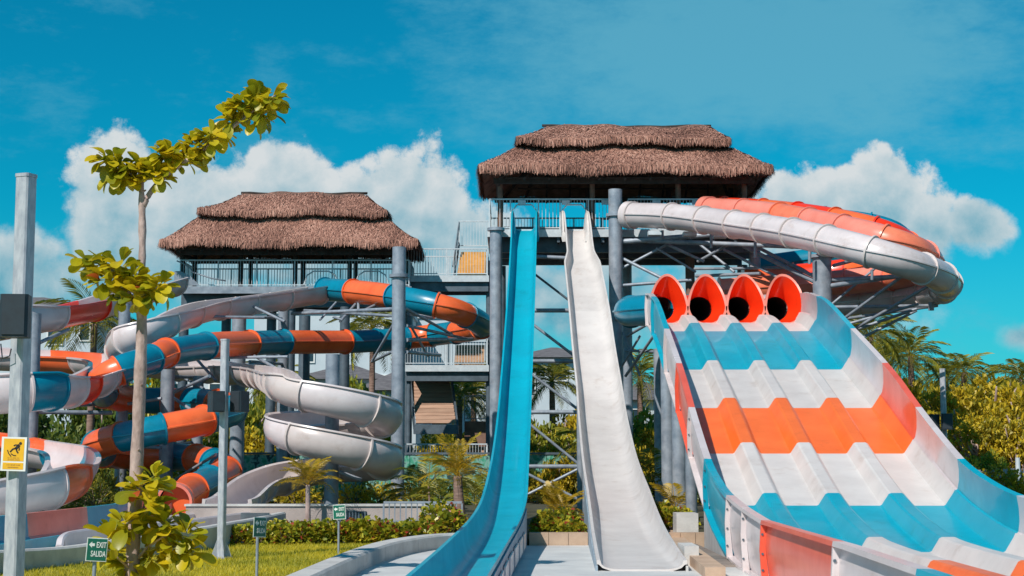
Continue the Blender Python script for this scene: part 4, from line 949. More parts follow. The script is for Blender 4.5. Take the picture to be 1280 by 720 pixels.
# run-out of the striped tube and flume, low trough along the lawn
ro = thing('runout_trough', (-12, 40.5, 0), 'long low runout trough with turquoise and salmon lining behind the lawn', 'water slide')
rp = spline([Vector((-8.85, 41.9, 0.10)), Vector((-8.72, 40.0, 0.08)), Vector((-8.55, 36.5, 0.07)), Vector((-8.72, 31.5, 0.07)), Vector((-9.0, 25, 0.07)), Vector((-9.2, 19, 0.07))], 10); fr = frames_of(rp)
cu = [0] + [min(range(len(rp)), key=lambda q: abs(rp[q].y - yy)) for yy in (40.2, 34.5, 31.0, 26.5, 22)] + [len(rp) - 1]
trough = [(-0.60, 0.20), (-0.54, 0.20), (-0.50, 0.08), (-0.40, 0.0), (0.40, 0.0), (0.50, 0.10), (0.55, 0.54), (0.64, 0.54), (0.60, -0.06), (-0.58, -0.06)]
for k in range(len(cu) - 1): build('trough_section', MB().sweep(fr[cu[k]:cu[k + 1] + 1], trough), ('gel_salmon', 'gel_cyan', 'gel_salmon', 'gel_cyan', 'gel_white', 'gel_white')[k], ro, smooth=R(30))
ro2 = thing('runout_wall', (-10, 34, 0), 'low white concrete wall with rounded end bordering the runouts along the lawn', 'wall')
# near low white walls stepping along the lawn
def wall_run(pts2, zt, th, mat, name='wall_length'):
    q = spline([Vector((a, b, c)) for a, b, c in pts2], 8); f = frames_of(q); pr = [(-th / 2, -0.8), (th / 2, -0.8), (th / 2, -0.03), (th / 2 - 0.03, 0), (-th / 2 + 0.03, 0), (-th / 2, -0.03)]
    return build(name, MB().sweep(f, pr), mat, ro2, smooth=R(30))
def pw(l): return [tuple(P(*q)) for q in l]
wall_run(pw([(352, 640, 36.5), (320, 647, 33.6), (290, 652, 31.6), (250, 659, 29.6), (180, 668, 27.6), (90, 682, 25.6), (0, 688, 23.6), (-120, 696, 21)]), 0, 0.2, 'concrete')
wall_run(pw([(330, 637, 38.4), (240, 648, 34.5), (160, 655, 32), (100, 662, 30), (79, 668, 28.8), (74, 681, 28.4)]), 0, 0.13, 'gel_white')
wall_run(pw([(310, 630, 40.2), (240, 641, 37.5), (180, 648, 35.5), (140, 655, 33.5), (122, 663, 32.5), (118, 673, 32.1)]), 0, 0.13, 'gel_white')
mb = MB(); mb.quadbox([P(300, 672, 33.6), P(337, 668, 34.8), P(337, 668, 35.2), P(300, 672, 34.0), P(301, 641, 33.6), P(337, 641, 34.8), P(337, 641, 35.2), P(301, 641, 34.0)]); build('end_block', mb, 'concrete', ro2)
mb = MB(); mb.prism([(-20, 15), (-7.6, 20), (-7.5, 25), (-6.4, 28.5), (-5.5, 32), (-5.2, 38), (-6.3, 44), (-20, 44)], -0.1, 0.05); tag(build('runout_slab', mb, 'concrete'), kind='structure')

# columns of the left slides
def pole_col(px, d, ytop, r, label, arms=(), mat='galv', group='columns of the left slides', collars=()):
    q = P(px, ytop, d); o = thing('steel_column', (q.x, d, 0), label, 'column', group)
    column(o, q.x, d, 0, q.z, r, mat, collars)
    for (a, b, rr) in arms: strut(o, S(*a), S(*b), rr, name='arm')
    return o
pole_col(499, 50.5, 309, 0.215, 'tall thick grey column beside the stair tower landings', [((508, 407, 50.5), (585, 424, 58), 0.05), ((508, 425, 50.5), (590, 424, 58), 0.065), ((506, 385, 50.5), (565, 418, 56), 0.05), ((490, 440, 50.5), (465, 452, 55), 0.05), ((508, 440, 50.5), (550, 444, 55), 0.06), ((515, 410, 51), (535, 445, 54), 0.04), ((466, 450, 52), (492, 405, 50.5), 0.045), ((510, 392, 51), (540, 398, 54.5), 0.05)], collars=(P(499, 345, 50.5).z,))
pole_col(299, 57.5, 396, 0.26, 'grey column standing behind the speaker pole at the tube spiral', [((290, 452, 57.5), (252, 478, 54), 0.05), ((290, 472, 57.5), (205, 471, 52), 0.06), ((306, 455, 57.5), (340, 455, 56), 0.05)])
pole_col(355, 60.0, 385, 0.21, 'grey column rising behind the striped tube left of the white coil', [((355, 398, 60), (310, 396, 57.6), 0.055), ((355, 402, 60), (332, 386, 57.8), 0.05), ((355, 455, 60), (312, 452, 57), 0.06)])
pole_col(416, 45.0, 443, 0.20, 'grey column at the heart of the white flume coil', [((424, 512, 45), (452, 535, 45.8), 0.05), ((424, 510, 45), (432, 508, 44.6), 0.09), ((410, 575, 45), (470, 588, 45.5), 0.06), ((424, 590, 45), (452, 600, 45), 0.06)])
pole_col(381, 61.5, 395, 0.22, 'dark column behind the striped tube between two grey columns', [], 'galv_dark')
pole_col(210, 50.6, 462, 0.22, 'grey column in the middle of the striped tube spiral', [((218, 490, 49.8), (262, 470, 48), 0.05), ((202, 498, 49.8), (160, 505, 50), 0.05), ((218, 498, 49.8), (250, 520, 48), 0.05), ((202, 560, 49.8), (170, 558, 50), 0.05), ((218, 600, 49.8), (270, 568, 47), 0.045)])
pole_col(156, 52.0, 380, 0.19, 'grey column behind the almond tree trunk', [((150, 505, 52), (60, 507, 47), 0.06), ((150, 508, 52), (100, 470, 47), 0.05)])
pole_col(248, 53.0, 470, 0.18, 'short grey column inside the lower turns of the striped tube', [((240, 530, 53), (300, 528, 52), 0.05), ((240, 553, 53), (215, 556, 52), 0.045)])
pole_col(44, 49.0, 392, 0.19, 'grey column behind the galvanised speaker pole', [((50, 428, 49), (85, 412, 51.5), 0.06), ((44, 512, 49), (110, 498, 46.5), 0.06), ((48, 515, 49), (140, 516, 50), 0.07)])
# horizontal lattice below the tube start
lt = thing('support_truss', (-8, 58, 0), 'galvanised lattice truss under the start of the striped tube', 'truss')
for (a, b, r) in (((365, 392, 58.5), (494, 386, 53), 0.06), ((380, 388, 58), (492, 395, 53), 0.055), ((425, 402, 57), (448, 376, 58.2), 0.05), ((420, 378, 58.5), (400, 400, 57), 0.04), ((455, 388, 56.5), (476, 378, 57.2), 0.05), ((310, 380, 56), (356, 402, 55), 0.05), ((230, 400, 54), (300, 372, 55.6), 0.05), ((255, 396, 54), (330, 397, 55), 0.055), ((448, 372, 58), (448, 392, 57.5), 0.05), ((428, 400, 57), (416, 396, 57), 0.05),
                  ((205, 448, 55), (360, 446, 53), 0.05), ((225, 470, 55), (255, 486, 52), 0.04), ((318, 445, 54), (348, 462, 52), 0.05), ((245, 448, 54), (270, 476, 53), 0.05)):
    strut(lt, S(*a), S(*b), r)

# ================================================================== SPEAKER POLES AND SIGNS
def square_pole(px, d, ytop, w, label, base=True):
    q = P(px, ytop, d); o = thing('galvanised_pole', (q.x, d, 0), label, 'pole', 'galvanised speaker poles')
    c = 0.012; h = w / 2; a = R(-22); pr = []
    for (sx, sy) in ((1, 1), (-1, 1), (-1, -1), (1, -1)):
        for (ux, uy) in (((1, 0.8), (0.8, 1)) if sx * sy > 0 else ((0.8, 1), (1, 0.8))): pr.append((sx * h * ux, sy * h * uy))
    pr2 = [(x * math.cos(a) - y * math.sin(a) + q.x, x * math.sin(a) + y * math.cos(a) + d) for x, y in pr]
    m = MB(); m.prism(pr2, 0, q.z); build('shaft', m, 'pole_galv', o)
    m = MB(); m.prism([((x - q.x) * 1.08 + q.x, (y - d) * 1.08 + d) for x, y in pr2], q.z + 0.001, q.z + 0.03); build('cap', m, 'pole_galv', o)
    m = MB(); m.prism([((x - q.x) * 2.6 + q.x, (y - d) * 2.6 + d) for x, y in pr2], 0, 0.03); build('base_plate', m, 'pole_galv', o)
    for k in range(4):
        an = a + PI / 4 + k * PI / 2; dx, dy = math.cos(an), math.sin(an); m = MB(); wv = Vector((-dy, dx, 0)) * 0.008
        A = Vector((q.x + dx * h * 1.2, d + dy * h * 1.2, 0.031)); B = Vector((q.x + dx * h * 3.0, d + dy * h * 3.0, 0.031)); C = Vector((q.x + dx * h * 1.2, d + dy * h * 1.2, 0.33))
        m.v = [tuple(A - wv), tuple(B - wv), tuple(C - wv), tuple(A + wv), tuple(B + wv), tuple(C + wv)]; m.f = [(0, 2, 1), (3, 4, 5), (0, 1, 4, 3), (1, 2, 5, 4), (2, 0, 3, 5)]; build('gusset', m, 'pole_galv', o)
    return o
def speaker(p0, p1, d, depth, label, tilt=0.0):
    a = P(p0[0], p1[1], d); b = P(p1[0], p0[1], d); c = (a + b) / 2; w = b.x - a.x; h = b.z - a.z
    o = thing('loudspeaker', (c.x, d, a.z), label, 'speaker', 'outdoor loudspeakers')
    def loc(x, y, z): return Vector((c.x + x * math.cos(tilt) - y * math.sin(tilt), d + x * math.sin(tilt) + y * math.cos(tilt), a.z + z))
    m = MB(); k = 0.10 * w; ww = w / 2
    pr = [(-ww + k, -depth / 2), (ww - k, -depth / 2), (ww, -depth / 2 + k), (ww * 0.9, depth / 2), (-ww * 0.9, depth / 2), (-ww, -depth / 2 + k)]
    m.v = [tuple(loc(x, y, 0)) for x, y in pr] + [tuple(loc(x, y, h)) for x, y in pr]; n = 6
    m.f = [tuple(range(n))[::-1], tuple(range(n, 2 * n))] + [(i, (i + 1) % n, n + (i + 1) % n, n + i) for i in range(n)]
    build('cabinet', m, 'speaker_black', o)
    m = MB(); m.quadbox([loc(-ww + k, -depth / 2 - 0.012, h * 0.05), loc(ww - k, -depth / 2 - 0.012, h * 0.05), loc(ww - k, -depth / 2 - 0.001, h * 0.05), loc(-ww + k, -depth / 2 - 0.001, h * 0.05), loc(-ww + k, -depth / 2 - 0.012, h * 0.95), loc(ww - k, -depth / 2 - 0.012, h * 0.95), loc(ww - k, -depth / 2 - 0.001, h * 0.95), loc(-ww + k, -depth / 2 - 0.001, h * 0.95)])
    build('grille', m, 'speaker_black', o)
    m = MB(); m.cyl(loc(0, depth / 2 + 0.001, h * 0.5), loc(0, depth / 2 + 0.10, h * 0.5), 0.022, n=8); build('bracket', m, 'galv_dark', o)
    return o
square_pole(33, 14.0, 222, 0.136, 'scratched square galvanised pole carrying the yellow warning sign')
speaker((2, 369), (38, 422), 13.72, 0.24, 'dark loudspeaker box mounted on the pole with the yellow warning sign', R(6))
speaker((-22, 379), (1, 424), 14.15, 0.22, 'dark loudspeaker sticking out behind the warning sign pole', R(-60))
m = MB(); m.pipe([P(1, 430, 14), P(3, 448, 13.9), P(12, 445, 13.88), P(14, 436, 13.9)], 0.006, 6)
tag(build('speaker_cable', m, 'speaker_black', smooth=True), 'thin dark cable looping under the loudspeaker on the warning sign pole', 'cable')
square_pole(281.5, 27.0, 426, 0.115, 'slim galvanised pole with flared foot standing on the lawn')
speaker((261, 489), (279, 515), 26.85, 0.30, 'dark loudspeaker on the lawn pole facing the striped tube', R(25))
speaker((291, 489), (308, 515), 27.1, 0.28, 'dark loudspeaker on the lawn pole facing the white coil', R(-25))
square_pole(1178, 52, 462, 0.17, 'galvanised pole in front of the golden trees behind the racer slide')
speaker((1160, 518), (1172, 536), 51.9, 0.35, 'dark loudspeaker on the far pole facing the racer slide', R(20))
speaker((1177, 517), (1190, 537), 51.7, 0.35, 'dark loudspeaker on the far pole facing the fence', R(-10))

def text_mesh(body, size, mat, parent, mw, sx=1.0, bold=0.0):
    cu = bpy.data.curves.new('lettering', 'FONT'); cu.body = body; cu.size = size; cu.extrude = 0.002; cu.align_x = 'CENTER'; cu.align_y = 'CENTER'; cu.offset = bold
    to = bpy.data.objects.new('lettering_tmp', cu); COL.objects.link(to); bpy.context.view_layer.update()
    me = bpy.data.meshes.new_from_object(to.evaluated_get(bpy.context.evaluated_depsgraph_get())); bpy.data.objects.remove(to)
    me.transform(Matrix.Diagonal((sx, 1, 1, 1))); me.transform(mw); me.materials.clear(); me.materials.append(MAT[mat])
    o = bpy.data.objects.new('lettering', me); COL.objects.link(o); o.parent = parent; return o
def exit_sign(px, py, d, w, h, yaw, roll, label, zb=0.0):
    c = P(px, py, d); o = thing('exit_sign', (c.x, d, zb), label, 'sign', 'green exit signs')
    RM = Matrix.Rotation(yaw, 4, 'Z') @ Matrix.Rotation(R(90), 4, 'X') @ Matrix.Rotation(roll, 4, 'Z')
    base = Matrix.Translation((0, 0, c.z - zb)) @ RM
    def plate(ww, hh, z0, z1, mat, name):
        m = MB(); m.box(-ww / 2, ww / 2, -hh / 2, hh / 2, z0, z1); m.v = [tuple(base @ Vector(v) + o.location) for v in m.v]; return build(name, m, mat, o)
    pl = plate(w, h, -0.006, 0.0, 'sign_white', 'plate'); plate(w * 0.93, h * 0.92, 0.0005, 0.003, 'sign_green', 'panel')
    text_mesh('EXIT', h * 0.34, 'sign_white', o, base @ Matrix.Translation((w * 0.20, h * 0.19, 0.005)), 0.60, 0.0015)
    text_mesh('SALIDA', h * 0.34, 'sign_white', o, base @ Matrix.Translation((w * 0.08, -h * 0.19, 0.005)), 0.56, 0.0015)
    m = MB(); ar = [(-0.40, 0.2), (-0.25, 0.33), (-0.25, 0.26), (-0.12, 0.26), (-0.12, 0.14), (-0.25, 0.14), (-0.25, 0.07)]
    m.prism([(a * w, b * h) for a, b in ar], 0.0035, 0.006); m.v = [tuple(base @ Vector(v) + o.location) for v in m.v]; build('arrow', m, 'sign_white', o)
    bx = base @ Vector((-w * 0.1, -h * 0.5, -0.02)); m = MB(); top = base @ Vector((-w * 0.1, h * 0.3, -0.03))
    m.cyl(o.location + Vector((bx.x * 1.0 - math.sin(roll) * 0.6 * 0, bx.y + 0.02, 0)), o.location + Vector((top.x, top.y + 0.02, top.z)), 0.02, n=10); build('post', m, 'galv', o, smooth=R(50))
    return o
exit_sign(121, 687, 17.0, 0.215, 0.245, R(24), R(-4), 'green EXIT SALIDA sign with white arrow beside the almond tree')
exit_sign(325, 659, 22.4, 0.26, 0.275, R(58), R(-3), 'green sign seen almost edge on, near the slim pole')
exit_sign(424, 640, 28.3, 0.25, 0.255, R(-24), R(3), 'green sign turned towards the kerb in front of the leafy hedge')

# yellow warning sign on the near pole
c = P(17, 567.5, 13.86); o = thing('warning_sign', (c.x, c.y, c.z - 0.16), 'yellow slippery surface warning sign fixed to the square galvanised pole', 'sign')
w, h = 0.225, 0.292; yaw = R(-6); base = Matrix.Translation((0, 0, 0.16)) @ Matrix.Rotation(yaw, 4, 'Z') @ Matrix.Rotation(R(90), 4, 'X') @ Matrix.Rotation(R(-1.5), 4, 'Z')
def wplate(x0, x1, y0, y1, z0, z1, mat, name, poly=None):
    m = MB()
    if poly: m.prism(poly, z0, z1)
    else: m.box(x0, x1, y0, y1, z0, z1)
    m.v = [tuple(base @ Vector(v) + o.location) for v in m.v]; return build(name, m, mat, o)
wplate(-w / 2, w / 2, -h / 2, h / 2, -0.004, 0, 'sign_white', 'plate')
wplate(-w * 0.41, w * 0.41, -h * 0.21, h * 0.45, 0.0005, 0.002, 'sign_yellow', 'upper_panel'); wplate(-w * 0.41, w * 0.41, -h * 0.45, -h * 0.255, 0.0005, 0.002, 'sign_yellow', 'lower_panel')
# slipping figure: head, trunk with arms and legs, skid marks
hd = [(0.058 + 0.013 * math.cos(2 * PI * k / 12), 0.092 + 0.013 * math.sin(2 * PI * k / 12)) for k in range(12)]
def wline(pts_, wd):
    for (a, b) in zip(pts_[:-1], pts_[1:]):
        a = Vector(a); b = Vector(b); t = (b - a).normalized(); n_ = Vector((-t.y, t.x)) * wd / 2
        yield [tuple(a - n_ - t * wd * .2), tuple(b - n_ + t * wd * .2), tuple(b + n_ + t * wd * .2), tuple(a + n_ - t * wd * .2)]
mfig = MB(); mfig.prism(hd, 0.0025, 0.0042)
for line, wd in (([(0.046, 0.076), (0.020, 0.048)], 0.026), ([(0.040, 0.078), (0.012, 0.078), (0.000, 0.070)], 0.010), ([(0.046, 0.066), (0.050, 0.044), (0.046, 0.032)], 0.010), ([(0.020, 0.050), (-0.008, 0.042), (-0.030, 0.018)], 0.013), ([(0.020, 0.048), (0.030, 0.022), (0.040, 0.010)], 0.013), ([(-0.055, 0.032), (-0.044, 0.004), (-0.022, -0.020)], 0.008), ([(-0.022, 0.002), (0.000, -0.012), (0.022, -0.014)], 0.008)):
    for i_, q in enumerate(wline(line, wd)): mfig.prism(q, 0.0025 + 0.0002 * i_, 0.0042 + 0.0002 * i_)
mfig.v = [tuple(base @ Vector(v) + o.location) for v in mfig.v]; build('slipping_figure', mfig, 'sign_black', o)
def microtext(y, x0, x1, hh, mat, seed):
    g = random.Random(seed); m = MB(); x = x0
    while x < x1:
        ww = g.uniform(0.004, 0.009); m.box(x, x + ww, y - hh / 2 * g.uniform(.7, 1), y + hh / 2 * g.uniform(.7, 1), 0.0025, 0.0032); x += ww + g.choice((0.002, 0.002, 0.003, 0.007))
    m.v = [tuple(base @ Vector(v) + o.location) for v in m.v]; build('small_print', m, mat, o)
microtext(-0.034, -0.05, 0.05, 0.009, 'sign_faint', 1); microtext(-0.050, -0.05, 0.05, 0.009, 'sign_faint', 2); microtext(-0.094, -0.055, 0.06, 0.012, 'sign_faint', 3); microtext(-0.115, -0.045, 0.05, 0.012, 'sign_faint', 4)

# ================================================================== PLANTS
def leaf_mesh(name, L_, W_, bend, mat, cup=0.15):
    """obovate leaf along +Y, folded at the midrib"""
    st = [(0.0, 0.04), (0.2, 0.36), (0.45, 0.78), (0.68, 1.0), (0.85, 0.92), (0.95, 0.62), (1.0, 0.15)]; v = []; f = []
    for (t, w_) in st:
        zz = -bend * t * t * L_; hw = w_ * W_ / 2
        v += [(-hw, t * L_, zz + hw * cup * 2), (0, t * L_, zz), (hw, t * L_, zz + hw * cup * 2)]
    for i in range(len(st) - 1):
        a = i * 3; f += [(a, a + 1, a + 4, a + 3), (a + 1, a + 2, a + 5, a + 4)]
    me = bpy.data.meshes.new(name); me.from_pydata(v, [], f); me.polygons.foreach_set('use_smooth', [True] * len(f)); me.materials.append(MAT[mat]); return me
def scatter_leaves(name, centers, dirs, size, mat, parent, g, droop=0.5, aspect=0.45, tone=None):
    """many small folded leaves as one mesh: 2 quads each"""
    n = len(centers); c = np.asarray(centers); d = np.asarray(dirs); d = d / np.linalg.norm(d, axis=1)[:, None]
    up = g.normal(0, 1, (n, 3)); up[:, 2] += 1.2; s = np.cross(d, up); s /= np.linalg.norm(s, axis=1)[:, None]; nn = np.cross(s, d)
    L_ = (size * g.uniform(0.65, 1.25, n))[:, None]; W_ = L_ * aspect
    base = c; mid = c + d * L_ * 0.55; tip = c + d * L_ + np.array([0, 0, -1]) * L_ * droop * 0.35
    l = mid - s * W_ * 0.5 + nn * W_ * 0.15; r = mid + s * W_ * 0.5 + nn * W_ * 0.15
    v = np.stack([base, r, tip, l], 1).reshape(-1, 3); f = np.arange(4 * n).reshape(-1, 4)
    if tone is None: tone = g.uniform(0, 1, n)
    return npbuild(name, v, f, mat, parent, tone=np.repeat(tone, 4))

# ---- foreground almond tree: each large leaf its own piece
al = thing('almond_tree', (P(163, 740, 20).x, 20, 0), 'young almond tree with pinkish trunk, leaf tufts and one long leaning bough', 'tree')
tk = [P(163, 745, 20), P(166, 690, 20), P(170, 600, 20), P(174, 500, 20), P(177, 420, 20), P(177, 360, 20), P(178, 300, 20), P(177, 240, 20), P(175, 208, 20)]
tk[0].z = 0.0
tks = spline(tk, 6); rr = list(np.interp(np.linspace(0, 1, len(tks)), [0, 0.25, 0.55, 0.62, 0.85, 1], [0.098, 0.084, 0.070, 0.052, 0.042, 0.026]))
rr = [r + 0.005 * math.sin(i * 1.9) + 0.004 * math.sin(i * 0.7) for i, r in enumerate(rr)]
build('trunk', MB().pipe(tks, rr, 12), 'bark_pale', al, smooth=True)
m = MB()
for k in range(16):
    t = random.uniform(0.05, 0.9); p = tks[int(t * (len(tks) - 1))]; a = random.uniform(0, 2 * PI); d = Vector((math.cos(a), math.sin(a), 0.5)); rad = rr[int(t * (len(tks) - 1))]
    m.cyl(p + d * rad * 0.7, p + d * (rad + 0.025), 0.02, 0.008, n=6)
build('branch_stubs', m, 'bark_pale', al)
boughs = [([(179, 258, 20), (190, 238, 20), (214, 214, 19.9), (262, 182, 19.9), (300, 150, 19.8), (330, 122, 19.8)], 0.04), ([(178, 402, 20), (172, 385, 19.9), (162, 368, 19.8), (142, 345, 19.7)], 0.045), ([(178, 402, 20), (186, 384, 19.9), (196, 368, 19.9)], 0.03), ([(177, 232, 20), (160, 215, 20), (140, 205, 20)], 0.022), ([(170, 700, 20), (190, 680, 19.8), (225, 660, 19.8)], 0.022), ([(170, 690, 20), (178, 640, 20.1), (190, 605, 20.2)], 0.022), ([(168, 715, 20), (150, 700, 19.8), (140, 690, 19.7)], 0.02), ([(290, 160, 19.8), (315, 140, 19.7), (345, 118, 19.7)], 0.018)]
for (q, r0) in boughs:
    s_ = spline([P(*a) for a in q], 5); build('bough', MB().pipe(s_, list(np.linspace(r0, r0 * 0.45, len(s_))), 8), 'bark_pale', al, smooth=True)
lm = [leaf_mesh('leaf', 0.19, 0.125, 0.30, 'almond_leaf'), leaf_mesh('leaf', 0.175, 0.115, 0.12, 'almond_leaf'), leaf_mesh('leaf', 0.21, 0.13, 0.5, 'almond_leaf'), leaf_mesh('leaf', 0.15, 0.10, 0.2, 'almond_leaf')]
lred = leaf_mesh('leaf', 0.17, 0.09, 0.3, 'almond_red')
ros = []
for k in range(20):                                        # along the leaning bough
    t = k / 19; p = Vector((135 + 205 * t, 212 - 4 * t - 86 * max(0, t - 0.28) / 0.72, 20 - 0.2 * t)); ros.append((p.x + random.uniform(-7, 7), p.y + random.uniform(-14, 16), p.z + random.uniform(-0.12, 0.12), 1.0))
ros += [(146, 206, 19.95, 1), (160, 218, 20, .9), (196, 222, 19.9, .9), (320, 150, 19.8, .8), (338, 124, 19.7, .8)]
for (x, y) in ((108, 328), (126, 336), (140, 350), (150, 332), (164, 350), (150, 368), (180, 352), (198, 358), (170, 372), (128, 350), (187, 366)): ros.append((x, y, 19.75 + random.uniform(-0.15, 0.15), 1.05))
for (x, y) in ((178, 612), (192, 600), (188, 632), (160, 655), (205, 655), (228, 668), (212, 684), (150, 690), (190, 700), (232, 690), (165, 708), (200, 668), (145, 672), (184, 650)): ros.append((x + (x - 190) * 0.12, y, 19.85 + random.uniform(-0.2, 0.25), 1.3))
cnt = 0
for ri, (x, y, d, sc) in enumerate(ros):
    c = P(x, y, d); nl = 6 if ri >= 2 else 6
    a0 = random.uniform(0, 2 * PI); ax = Vector((random.uniform(-0.4, 0.4), random.uniform(-0.5, 0.3), 1)).normalized(); qz = ax.to_track_quat('Z', 'Y')
    for k in range(nl):
        a = a0 + k * 2.4; elv = random.uniform(-0.55, 0.75)
        o = bpy.data.objects.new('leaf', random.choice(lm) if not (37 > ri > 33 and k == 0) else lred); COL.objects.link(o); o.parent = al
        off = qz @ Vector((math.cos(a) * 0.03, math.sin(a) * 0.03, random.uniform(-0.05, 0.05)))
        o.location = c + off - al.location
        qq = qz @ Quaternion((0, 0, 1), a - PI / 2) @ Quaternion((1, 0, 0), elv) @ Quaternion((0, 1, 0), random.uniform(-0.5, 0.5))
        o.rotation_mode = 'QUATERNION'; o.rotation_quaternion = qq; s_ = sc * random.uniform(1.0, 1.45); o.scale = (s_, s_, s_); cnt += 1

g = np.random.default_rng(5); cs = []; ds = []
for (x, y, d, sc) in ros:
    q = g.normal(0, 1, (15, 3)); q /= np.linalg.norm(q, axis=1)[:, None]; cs.append(np.array(P(x, y, d) - al.location) + q * 0.06); ds.append(q + np.array([0, -0.2, 0.2]))
leafmat('almond_small', [(0.20, 0.23, 0.012), (0.46, 0.42, 0.014), (0.66, 0.52, 0.018), (0.58, 0.47, 0.016)], rough=0.4, trans=0.45)
def baked_leaves(name, cs, ds, mats, parent, g, k0=0.8, k1=1.2):
    V = []; F = []; T = []
    for c, d in zip(cs, ds):
        me = random.choice(mats); q = Vector(d).to_track_quat('Y', 'Z') @ Quaternion((0, 1, 0), random.uniform(-0.7, 0.7)); k = random.uniform(k0, k1); b = len(V); t = random.random()
        for v in me.vertices: w = q @ (v.co * k); V.append((w.x + c[0], w.y + c[1], w.z + c[2])); T.append(t)
        for p in me.polygons: F.append([b + q_ for q_ in p.vertices])
    return npbuild(name, np.array(V), np.array(F), 'almond_small', parent, tone=np.array(T), smooth=True)
o = baked_leaves('small_leaves', np.concatenate(cs), np.concatenate(ds), lm, al, g); o['kind'] = 'stuff'

# ---- palms
def frond_mesh(name, L_, droop, mat, g, nleaf=26, leaf_l=0.55, vang=0.5):
    """feather frond along +Y with arching rachis"""
    v = []; f = []; tn = []
    def rach(t): return np.array([0, L_ * (t - 0.12 * droop * t * t), L_ * (0.30 * t - droop * 0.62 * t * t)])
    K = 10; rw = 0.022 * L_ / 2
    for k in range(K + 1):
        p = rach(k / K); w_ = rw * (1 - 0.8 * k / K); v += [p + [-w_, 0, 0], p + [w_, 0, 0], p + [0, 0, w_ * 1.4]]; tn += [0.8] * 3
    for k in range(K):
        a = k * 3
        for i in range(3): j = (i + 1) % 3; f.append((a + i, a + j, a + 3 + j, a + 3 + i))
    for k in range(nleaf):
        t = 0.14 + 0.86 * (k + 0.5) / nleaf; p = rach(t); dp = rach(min(1, t + 0.02)) - rach(t - 0.02); dp /= np.linalg.norm(dp)
        ll = leaf_l * L_ / 2 * (0.45 + 1.1 * math.sin(PI * min(1, t * 0.85 + 0.12)) ) * 0.8
        for sgn in (-1, 1):
            d = np.array([sgn * 0.85, 0, 0]) + dp * 0.62 + np.array([0, 0, vang * 0.35 + g.normal(0, 0.10)]); d /= np.linalg.norm(d)
            tip = p + d * ll + np.array([0, 0, -0.34 * ll]); mid = p + d * ll * 0.5; wv = np.array([0, 1, 0.1]) * 0.020 * L_ / 2 * 1.3
            b = len(v); v += [p - wv * 0.4, mid - wv, tip, mid + wv]; f.append((b, b + 1, b + 2, b + 3)); tn += [float(np.clip(g.normal(0.5, 0.22), 0, 1))] * 4
    o = npbuild(name, np.array(v), np.array(f), mat, None, tone=np.array(tn)); me = o.data; bpy.data.objects.remove(o); return me
g = np.random.default_rng(21)
FR = {'palm_leaf': [frond_mesh('frond', 2.0, d, 'palm_leaf', g) for d in (0.7, 1.0, 1.35)], 'palm_gold': [frond_mesh('frond', 2.0, d, 'palm_gold', g, 24, 0.5, 0.9) for d in (0.55, 0.85, 1.15)]}
def palm(px, ycrown, d, frond_l, nfr, label, mat='palm_leaf', group=None, cat='palm tree', trunk_r=0.12, spread=(-0.35, 1.25), name='palm_tree', ground_z=0.0, stems=1, tmat='palm_bark'):
    c = P(px, ycrown, d); o = thing(name, (c.x, d, ground_z), label, cat, group)
    for sidx in range(stems):
        dx = 0 if stems == 1 else random.uniform(-0.25, 0.25); dy = 0 if stems == 1 else random.uniform(-0.2, 0.2); cz = c.z * 1.0 if stems == 1 else ground_z + (c.z - ground_z) * random.uniform(0.4, 1.0)
        lean = random.uniform(-0.15, 0.15)
        tp_ = spline([Vector((c.x + dx * 0.3 + lean, d + dy * 0.3, ground_z)), Vector((c.x + dx * 0.6 + lean * 0.4, d + dy * 0.6, ground_z + (cz - ground_z) * 0.5)), Vector((c.x + dx, d + dy, cz))], 8)
        rad = [trunk_r * (1.15 - 0.35 * k / (len(tp_) - 1) + 0.05 * (k % 2)) for k in range(len(tp_))]
        build('trunk', MB().pipe(tp_, rad, 9), tmat, o, smooth=True)
        nf = max(4, nfr // stems)
        for k in range(nf):
            a = k * 2.39996 + random.uniform(-0.25, 0.25); t = (k + 0.5) / nf; e = spread[1] + (spread[0] - spread[1]) * t
            fo = bpy.data.objects.new('frond', random.choice(FR[mat])); COL.objects.link(fo); fo.parent = o
            fo.location = Vector((c.x + dx, d + dy, cz - 0.05 + 0.1 * (1 - t))) - o.location; fo.rotation_mode = 'QUATERNION'
            fo.rotation_quaternion = Quaternion((0, 0, 1), a) @ Quaternion((1, 0, 0), e - 0.2); s_ = frond_l / 2.0 * random.uniform(0.8, 1.1); fo.scale = (s_, s_, s_)
    return o
# planter palms close by
palm(385, 606, 37.0, 0.85, 20, 'small golden palm growing at the low beige wall beside the white chute', 'palm_gold', trunk_r=0.06, spread=(0.35, 1.45), tmat='bark_pale')
palm(572, 595, 39.0, 1.1, 20, 'golden palm with ringed trunk in front of the stair tower', 'palm_gold', trunk_r=0.13, spread=(0.35, 1.45))
palm(694, 640, 35.5, 0.82, 18, 'bushy golden areca palm between the turquoise and white drop slides', 'palm_gold', stems=3, trunk_r=0.03, ground_z=0.16, spread=(0.3, 1.4))
palm(843, 640, 36.5, 0.95, 9, 'small fan of yellow green palm fronds beside the racer posts', 'palm_gold', stems=1, trunk_r=0.03, ground_z=0.16, spread=(0.5, 1.35))
for (x, y, d) in ((545, 605, 44), (520, 610, 45), (600, 622, 42)): palm(x, y, d, 1.3, 10, 'low yellow green areca palm in the shade below the stair landing', 'palm_leaf', group='areca palms below the landing', stems=2, trunk_r=0.03, spread=(0.2, 1.3))
